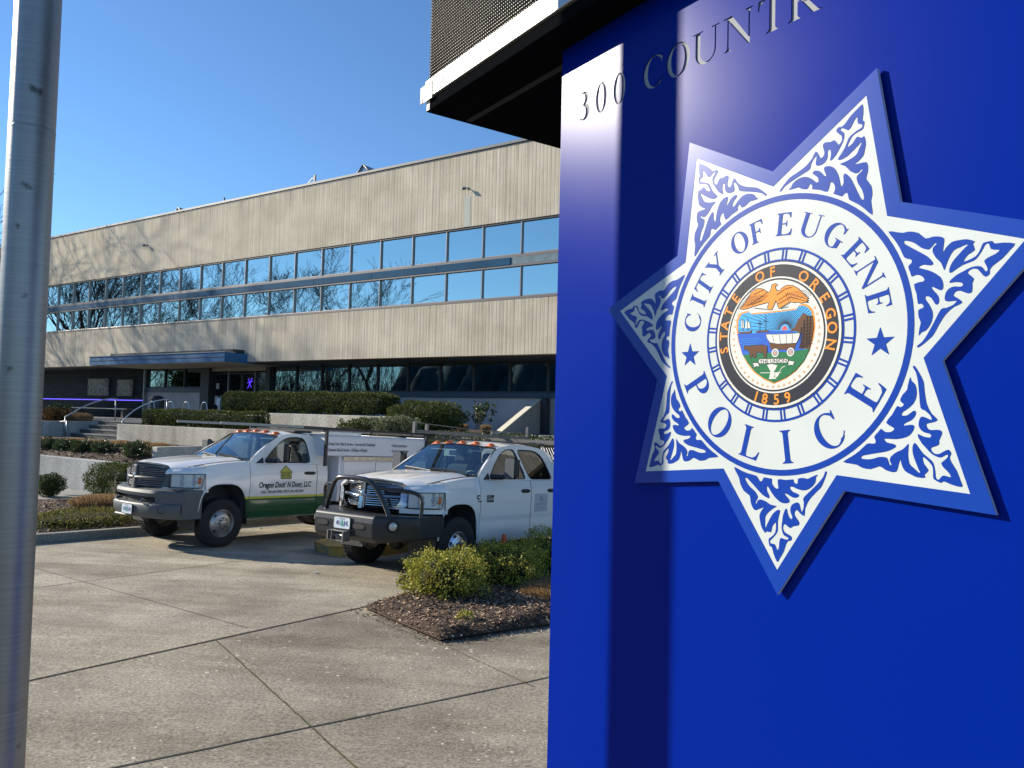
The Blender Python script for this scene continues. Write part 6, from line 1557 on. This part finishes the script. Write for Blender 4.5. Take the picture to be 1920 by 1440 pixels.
# ---------------------------------------------------------------- serif letters, cap height 1
def arc(cx, cy, rx, ry, a0, a1, n=18): return [(cx+rx*math.cos(math.radians(a0+(a1-a0)*i/n)), cy+ry*math.sin(math.radians(a0+(a1-a0)*i/n))) for i in range(n+1)]
TH, TN, SR = .17, .045, .035
def rect(x0, x1, y0, y1): return ([(x0, y0), (x1, y0), (x1, y1), (x0, y1)], [])
def stemI(x, top=True, bot=True, w_=TH, sl=.09, y0=0, y1=1):
    P = []
    l, r = x-w_/2, x+w_/2
    pts = []
    if bot: pts += [(l-sl, y0), (r+sl, y0), (r+sl, y0+SR*.7), (r+.025, y0+SR+.02), (r, y0+.11)]
    else: pts += [(l, y0), (r, y0)]
    if top: pts += [(r, y1-.11), (r+.025, y1-SR-.02), (r+sl, y1-SR*.7), (r+sl, y1), (l-sl, y1), (l-sl, y1-SR*.7), (l-.025, y1-SR-.02), (l, y1-.11)]
    else: pts += [(r, y1), (l, y1)]
    if bot: pts += [(l, y0+.11), (l-.025, y0+SR+.02), (l-sl, y0+SR*.7)]
    return (pts, [])
def glyph(c):
    if c == 'I': return .42, [stemI(.21)]
    if c == 'O': return .94, [(arc(.47, .5, .43, .53, 0, 360, 40)[:-1], [arc(.47, .5, .25, .49, 0, 360, 40)[:-1]])]
    if c == '0': return .60, [(arc(.30, .5, .255, .53, 0, 360, 36)[:-1], [arc(.30, .5, .125, .48, 0, 360, 36)[:-1]])]
    if c in 'CG':
        a = arc(.48, .5, .44, .53, 52, 318, 30); b_ = arc(.50, .5, .27, .485, 310, 58, 30)
        P = [(a+[(.80, .16)]+b_+[(.78, .80)], [])]
        P.append(([(.74, .72), (.785, .70), (.81, .985), (.78, .985), (.765, .93), (.70, .90)], []))
        if c == 'C': P.append(([(.74, .12), (.79, .15), (.87, .26), (.85, .28), (.80, .20), (.70, .10)], []))
        else: P += [([(.63, .03), (.80, .08), (.80, .38), (.63, .38)], []), rect(.54, .89, .38, .42)]
        return (.90 if c == 'C' else .98), P
    if c == 'T': return .84, [stemI(.42, top=False, y1=.955), ([(.02, 1), (.0, .72), (.035, .72), (.07, .86), (.15, .945), (.33, .953), (.51, .953), (.69, .945), (.77, .86), (.805, .72), (.84, .72), (.82, 1)], [])]
    if c == 'Y': return .92, [stemI(.47, top=False, y1=.48), ([(.0, 1), (.0, .97), (.06, .955), (.385, .44), (.555, .44), (.555, .48), (.25, .955), (.33, .97), (.33, 1)], []), ([(.50, .46), (.555, .43), (.86, .955), (.93, .97), (.93, 1), (.68, 1), (.68, .97), (.79, .955)], [])]
    if c == 'F' or c == 'E':
        P = [stemI(.18, top=True, bot=True, sl=.08), ([(.20, 1), (.20, .953), (.42, .953), (.55, .93), (.60, .86), (.63, .76), (.66, .76), (.66, 1)], []), ([(.25, .535), (.25, .49), (.40, .487), (.455, .46), (.475, .39), (.50, .39), (.50, .64), (.475, .64), (.455, .56), (.40, .537)], [])]
        if c == 'E': P.append(([(.20, 0), (.70, 0), (.74, .27), (.71, .27), (.66, .14), (.57, .06), (.42, .047), (.20, .047)], []))
        return (.70 if c == 'F' else .78), P
    if c == 'L': return .74, [stemI(.18, sl=.08), ([(.20, 0), (.67, 0), (.72, .29), (.69, .29), (.63, .14), (.54, .06), (.40, .047), (.20, .047)], [])]
    if c in 'PR':
        ob = [(.2, 1)]+arc(.36, .735, .31, .265, 90, -90, 18)+[(.2, .47)]; ib = [(.262, .95)]+arc(.34, .735, .16, .215, 90, -90, 16)+[(.262, .52)]
        P = [stemI(.18, sl=.08), (ob, [ib])]
        if c == 'R': P.append(([(.33, .50), (.43, .44), (.50, .47), (.80, .05), (.90, .03), (.90, 0), (.66, 0)], []))
        return (.72 if c == 'P' else .90), P
    if c == 'U':
        o = [(.09, .96), (.09, .32)]+arc(.44, .33, .35, .36, 180, 360, 22)+[(.79, .96)]; i = [(.745, .96)]+arc(.50, .34, .245, .31, 360, 180, 22)+[(.26, .96)]
        return .90, [(o+i, []), rect(.0, .35, .965, 1), rect(.64, .90, .965, 1)]
    if c == 'N': return .98, [stemI(.15, w_=TN, top=False, sl=.09), ([(.0, 1), (.0, .97), (.11, .955), (.78, -.02), (.83, -.02), (.83, .12), (.27, 1)], []), stemI(.81, w_=TN, bot=False, sl=.09)]
    if c == '3':
        P = [(arc(.27, .27, .27, .29, -140, 95, 20)+arc(.20, .27, .15, .235, 90, -135, 18), []), (arc(.24, .765, .215, .245, -80, 140, 18)+arc(.18, .765, .125, .19, 135, -85, 16), [])]
        return .60, P
    return .5, []
def emit(mb, c, fn, h0, h1, mi=0):
    w_, P = glyph(c)
    for k, (o, holes) in enumerate(P): mb.prism(o, h0, h1+k*.00012, fn, mi, holes)
    return w_
# address cut through the panel's front skin, pale acrylic behind
capu = .165
adx = [('3', -1.40), ('0', -1.255), ('0', -1.105), ('C', -.872), ('O', -.702), ('U', -.515), ('N', -.325), ('T', -.128), ('R', .030), ('Y', .215)]
ct = MB()
for c, x0 in adx: emit(ct, c, lambda p, q, h: ((x0+p*capu*1.12)*RU, PB-h, ZC+(1.362+q*capu)*RU), -.03, .02)
cutter = ct.build('cutter', M_bluep, merge=True, recalc=True); cutter.parent = sign
mb = MB(); mb.box(PL, 1.35, PB, PB+.0032, .0, PT+.01); skin_o = mb.build('panel_front', M_bluep, sign)
bpy.context.view_layer.update()
bo_ = skin_o.modifiers.new('cut', 'BOOLEAN'); bo_.operation = 'DIFFERENCE'; bo_.object = cutter; bo_.solver = 'EXACT'; bo_.use_self = True
bpy.context.view_layer.update()
me_ = bpy.data.meshes.new_from_object(skin_o.evaluated_get(bpy.context.evaluated_depsgraph_get()))
print('cut faces', len(me_.polygons))
skin_o.modifiers.clear(); skin_o.data = me_
for p in me_.polygons: p.use_smooth = False
bpy.data.objects.remove(cutter)
mb = MB(); mb.box(-.66, .60, PB+.0033, PB+.0040, ZC+1.33*RU, ZC+1.56*RU); mb.build('address_backing', mat('address_white', (.34, .355, .37), .95, spec=.05), sign)
# ---------------------------------------------------------------- badge
def star(ro, ri, k=7, ph=-90): return [((ro if i % 2 == 0 else ri)*math.cos(math.radians(ph+180/k*i+1.4)), (ro if i % 2 == 0 else ri)*math.sin(math.radians(ph+180/k*i+1.4))) for i in range(2*k)]
WS = star(1.0, .650); OS = star(1.103, .717)
mb = MB(); mb.prism(OS, -.007, .0, sp, 0); badge = mb.build('badge', M_acre, sign)
mb = MB(); mb.prism([(p*.95, q*.95) for p, q in star(1.06, .68)], -.0113, -.0072, sp, 0); mb.build('badge_spacer', M_cab, badge)
mb = MB(); mb.prism(OS, .0001, .0006, sp, 0, holes=[WS]); mb.build('blue_border', M_bluev, badge)
mb = MB(); mb.sheet(WS, lambda p, q: sp(p, q, .0002)); mb.build('white_face', M_acr, badge)
def ring(mb, ro, ri, h, mi=0, n=96, fn=sp):
    P = [fn(r*math.cos(2*PI*i/n), r*math.sin(2*PI*i/n), h) for i in range(n) for r in (ri, ro)]
    mb.add(P, [[2*i, 2*i+1, (2*i+3) % (2*n), (2*i+2) % (2*n)] for i in range(n)], mi)
def disc(mb, r, h, mi=0, c=(0, 0), n=64, fn=sp): mb.add([fn(c[0]+r*math.cos(2*PI*i/n), c[1]+r*math.sin(2*PI*i/n), h) for i in range(n)], [list(range(n))], mi)
mb = MB(); ring(mb, .603, .578, .0007); mb.build('outer_ring', M_bluev, badge)
mb = MB(); ring(mb, .3755, .3655, .0007); ring(mb, .3255, .3185, .0007)
for k in range(24):
    a0 = math.radians(90+15*k+7.5)
    for s_ in (-1, 1):
        a = a0+s_*.0225; w2 = .0085/2
        c_, s2 = math.cos(a0), math.sin(a0); off = s_*.0085
        pts = [(r*c_-(off+e)*s2, r*s2+(off+e)*c_) for r, e in ((.324, -w2), (.367, -w2), (.367, w2), (.324, w2))]
        mb.sheet(pts, lambda p, q: sp(p, q, .00072))
mb.build('spoke_ring', M_bluev, badge)
LEAF = smooth_poly(SD['leaf'], 1)
for k in range(7):
    a = math.radians(360/7*k); mir = k in (2, 4, 6)
    pts = []
    for p, q in LEAF:
        # base drawing points straight down (with the badge's 1.4 degree tilt removed)
        t = math.radians(-1.4); x_, y_ = p*math.cos(t)-q*math.sin(t), p*math.sin(t)+q*math.cos(t)
        if mir: x_ = -x_
        t = a+math.radians(1.4); pts.append((x_*math.cos(t)-y_*math.sin(t), x_*math.sin(t)+y_*math.cos(t)))
    mb = MB(); mb.sheet(pts if not mir else pts[::-1], lambda p, q: sp(p, q, .0007)); mb.build('leaf_scroll', M_bluev, badge)
def arc_letters(word, mids, rbase, cap, h, inward=False, xs_=1.0):
    out_ = []
    for c, am in zip(word, mids):
        w_, P = glyph(c); a = math.radians(am); mb = MB()
        for k, (o, holes) in enumerate(P):
            def fn(p, q, h_=0, k=k):
                x_ = (p-w_/2)*cap*xs_
                if not inward: rr = rbase+q*cap; return sp(rr*math.cos(a)+x_*math.sin(a), rr*math.sin(a)-x_*math.cos(a), h+k*.00005)
                rr = rbase-q*cap; return sp(rr*math.cos(a)-x_*math.sin(a), rr*math.sin(a)+x_*math.cos(a), h+k*.00005)
            mb.sheet(o, fn, holes=holes)
        out_.append(mb)
    return out_
for nm, wd_, mids, rb, cap, inv, xs2 in (('city_lettering', 'CITY', (168.5, 155.6, 146.2, 133.2), .427, .097, False, 1.12), ('city_lettering', 'OF', (114.0, 101.8), .427, .097, False, 1.12), ('city_lettering', 'EUGENE', (84.6, 69.0, 53.2, 38.6, 25.4, 11.6), .427, .097, False, 1.12), ('police_lettering', 'POLICE', (-153.0, -127.6, -104.0, -82.3, -57.5, -30.5), .552, .140, True, 1.06)):
    for m2 in arc_letters(wd_, mids, rb, cap, .0007, inv, xs2): m2.build('letter', M_bluev, badge)
for cx_, cy_ in ((-.4795, -.065), (.4735, -.063)):
    mb = MB(); mb.sheet([(cx_+(.059 if i % 2 == 0 else .0235)*math.cos(math.radians(90+36*i)), cy_+(.059 if i % 2 == 0 else .0235)*math.sin(math.radians(90+36*i))) for i in range(10)], lambda p, q: sp(p, q, .0007)); mb.build('small_star', M_bluev, badge)
# state seal, layered
SM = [M_sdark, M_swh, M_sor, M_ssky, M_ssea, M_sgrn, M_sbrn, M_sred, M_stan]
se = MB(); H0 = .0010
def S_(k): return lambda p, q: sp(p, q, H0+k*.00012)
disc(se, .3185, H0, 0); disc(se, .3140, H0+.00012, 1); disc(se, .3035, H0+.00024, 0); disc(se, .2515, H0+.00036, 1); disc(se, .2445, H0+.00048, 0); disc(se, .2370, H0+.0006, 1)
K = 6
se.sheet(SD['shield'], S_(K), 2)
cxs, cys = 0.0, -.03
inn = [(cxs+(p-cxs)*.955, cys+(q-cys)*.955) for p, q in SD['shield']]
se.sheet(inn, S_(K+1), 3)
def clipin(poly, c=(0., -.03), f=1.0): return poly
sunx, suny = SD['pts']['sun']
# rays, clipped to the shield
def inside(P, x_, y_):
    r = False; j = len(P)-1
    for i in range(len(P)):
        if (P[i][1] > y_) != (P[j][1] > y_) and x_ < (P[j][0]-P[i][0])*(y_-P[i][1])/(P[j][1]-P[i][1])+P[i][0]: r = not r
        j = i
    return r
def stroke(mb, pts, w_, k, mi, fn=None):
    for (x0, y0), (x1, y1) in zip(pts[:-1], pts[1:]):
        d = Vector((x1-x0, y1-y0)); 
        if d.length < 1e-5: continue
        d.normalize(); nx_ = (-d.y*w_/2, d.x*w_/2)
        mb.add([sp(x0+nx_[0], y0+nx_[1], H0+k*.00012), sp(x1+nx_[0], y1+nx_[1], H0+k*.00012), sp(x1-nx_[0], y1-nx_[1], H0+k*.00012), sp(x0-nx_[0], y0-nx_[1], H0+k*.00012)], [[0, 1, 2, 3]], mi)
for i in range(33):
    a = math.radians(4+172*i/32); r0 = .024; r1 = r0
    while inside(inn, sunx+(r1+.004)*math.cos(a), suny+(r1+.004)*math.sin(a)) and r1 < .3: r1 += .004
    stroke(se, [(sunx+r0*math.cos(a), suny+r0*math.sin(a)), (sunx+r1*math.cos(a), suny+r1*math.sin(a))], .0022, K+2, 0)
se.add([sp(sunx+.020*math.cos(PI*i/14), suny+.024*math.sin(PI*i/14)-.002, H0+(K+3)*.00012) for i in range(15)], [list(range(15))], 3)
se.add([sp(sunx+.014*math.cos(PI*i/14), suny+.018*math.sin(PI*i/14)-.002, H0+(K+4)*.00012) for i in range(15)], [list(range(15))], 7)
se.sheet(SD['sea'], S_(K+5), 4); se.sheet(SD['mount'], S_(K+6), 6); se.sheet(SD['land'], S_(K+7), 5)
for i in range(9):
    y_ = -.008-.0085*i; stroke(se, [(-.185+.005*i+.01*math.sin(i*2.3), y_), (-.075+.012*math.sin(i*1.7), y_-.001)], .0013, K+7, 3)
for nm, mi, k in (('hull1', 6, 8), ('hull2', 6, 8), ('sail1', 1, 9), ('sail2', 1, 9), ('cover', 1, 10), ('wbed', 6, 9), ('ox', 6, 9), ('eagle', 2, 2), ('banner', 1, 10), ('rib1', 1, 9), ('rib2', 1, 9), ('sheaf', 1, 9), ('plow', 1, 9)):
    se.sheet(SD[nm], S_(K+k), mi)
    if nm in ('eagle', 'banner', 'cover', 'rib1', 'rib2', 'ox'): P = SD[nm]; stroke(se, P+[P[0]], .0022 if nm != 'eagle' else .003, K+k+1, 0)
for i, s_ in enumerate(SD['strokes']):
    n_ = i; mi = 0
    if n_ == 6: mi = 1
    if n_ == 7: mi = 1
    stroke(se, s_, .003 if n_ in (6, 7) else .0022, K+11, mi)
# pine trees as stacked dark boughs
for s_ in SD['strokes'][17:21]:
    (x0, y0), (x1, y1) = s_
    for j in range(9):
        f = j/9; x_ = x0+(x1-x0)*f; y_ = y0+(y1-y0)*f; hw = .004+.009*f
        stroke(se, [(x_-hw, y_-.006), (x_, y_), (x_+hw, y_-.006)], .0022, K+12, 0)
for c_ in ('wh1', 'wh2'):
    x_, y_ = SD['pts'][c_]; R1 = .0165
    n_ = 20; se.add([sp(x_+r*math.cos(2*PI*i/n_), y_+r*math.sin(2*PI*i/n_), H0+(K+12)*.00012) for i in range(n_) for r in (R1*.78, R1*1.12)], [[2*i, 2*i+1, (2*i+3) % (2*n_), (2*i+2) % (2*n_)] for i in range(n_)], 1)
    for j in range(6): a = PI*j/6; stroke(se, [(x_-R1*math.cos(a), y_-R1*math.sin(a)), (x_+R1*math.cos(a), y_+R1*math.sin(a))], .002, K+13, 1)
    disc(se, R1*.25, H0+(K+14)*.00012, 7, (x_, y_), 10)
for j in range(22):          # feather lines
    t = j/21
    if t < .5:
        u_ = t*2; stroke(se, [(-.135+.09*u_, .185-.005*u_), (-.195+.12*u_, .130+.02*u_)], .0016, K+4, 0)
    else:
        u_ = (t-.5)*2; stroke(se, [(.05+.09*u_, .175+.004*u_), (.065+.125*u_, .135+.015*u_)], .0016, K+4, 0)
for j in range(33):
    a = math.radians(152+(360-152+26)*j/32); rx_, ry_ = .217, .2235
    x_, y_ = rx_*math.cos(a), ry_*math.sin(a)
    se.sheet([(x_+(.0085 if i % 2 == 0 else .0036)*math.cos(math.radians(90+36*i)), y_+(.0085 if i % 2 == 0 else .0036)*math.sin(math.radians(90+36*i))) for i in range(10)], S_(K+1), 8)
bx_, by_ = SD['pts']['txt']
put_text(se, 'THE UNION', lambda p, q: sp(bx_+p, by_+q-.008, H0+(K+12)*.00012), .0225, 0, align='CENTER', sx=1.12)
for ch_, am in zip('STATEOFOREGON', (-169.0, 177.4, 166.7, 153.4, 139.1, 106.5, 92.7, 58.9, 45.0, 29.5, 14.4, 2.0, -12.2)):
    a = math.radians(am); vs, fs = text_geo(ch_, .062, align='CENTER', bold=.0012)
    se.add([sp((.2535+y_)*math.cos(a)+x_*math.sin(a), (.2535+y_)*math.sin(a)-x_*math.cos(a), H0+(K)*.00012) for x_, y_ in vs], fs, 2)
for ch_, am in zip('1859', (-108.8, -99.3, -87.0, -75.4)):
    a = math.radians(am); vs, fs = text_geo(ch_, .062, align='CENTER', bold=.0012)
    se.add([sp((.2995-y_)*math.cos(a)-x_*math.sin(a), (.2995-y_)*math.sin(a)+x_*math.cos(a), H0+(K)*.00012) for x_, y_ in vs], fs, 2)
se.build('state_seal', SM, badge)
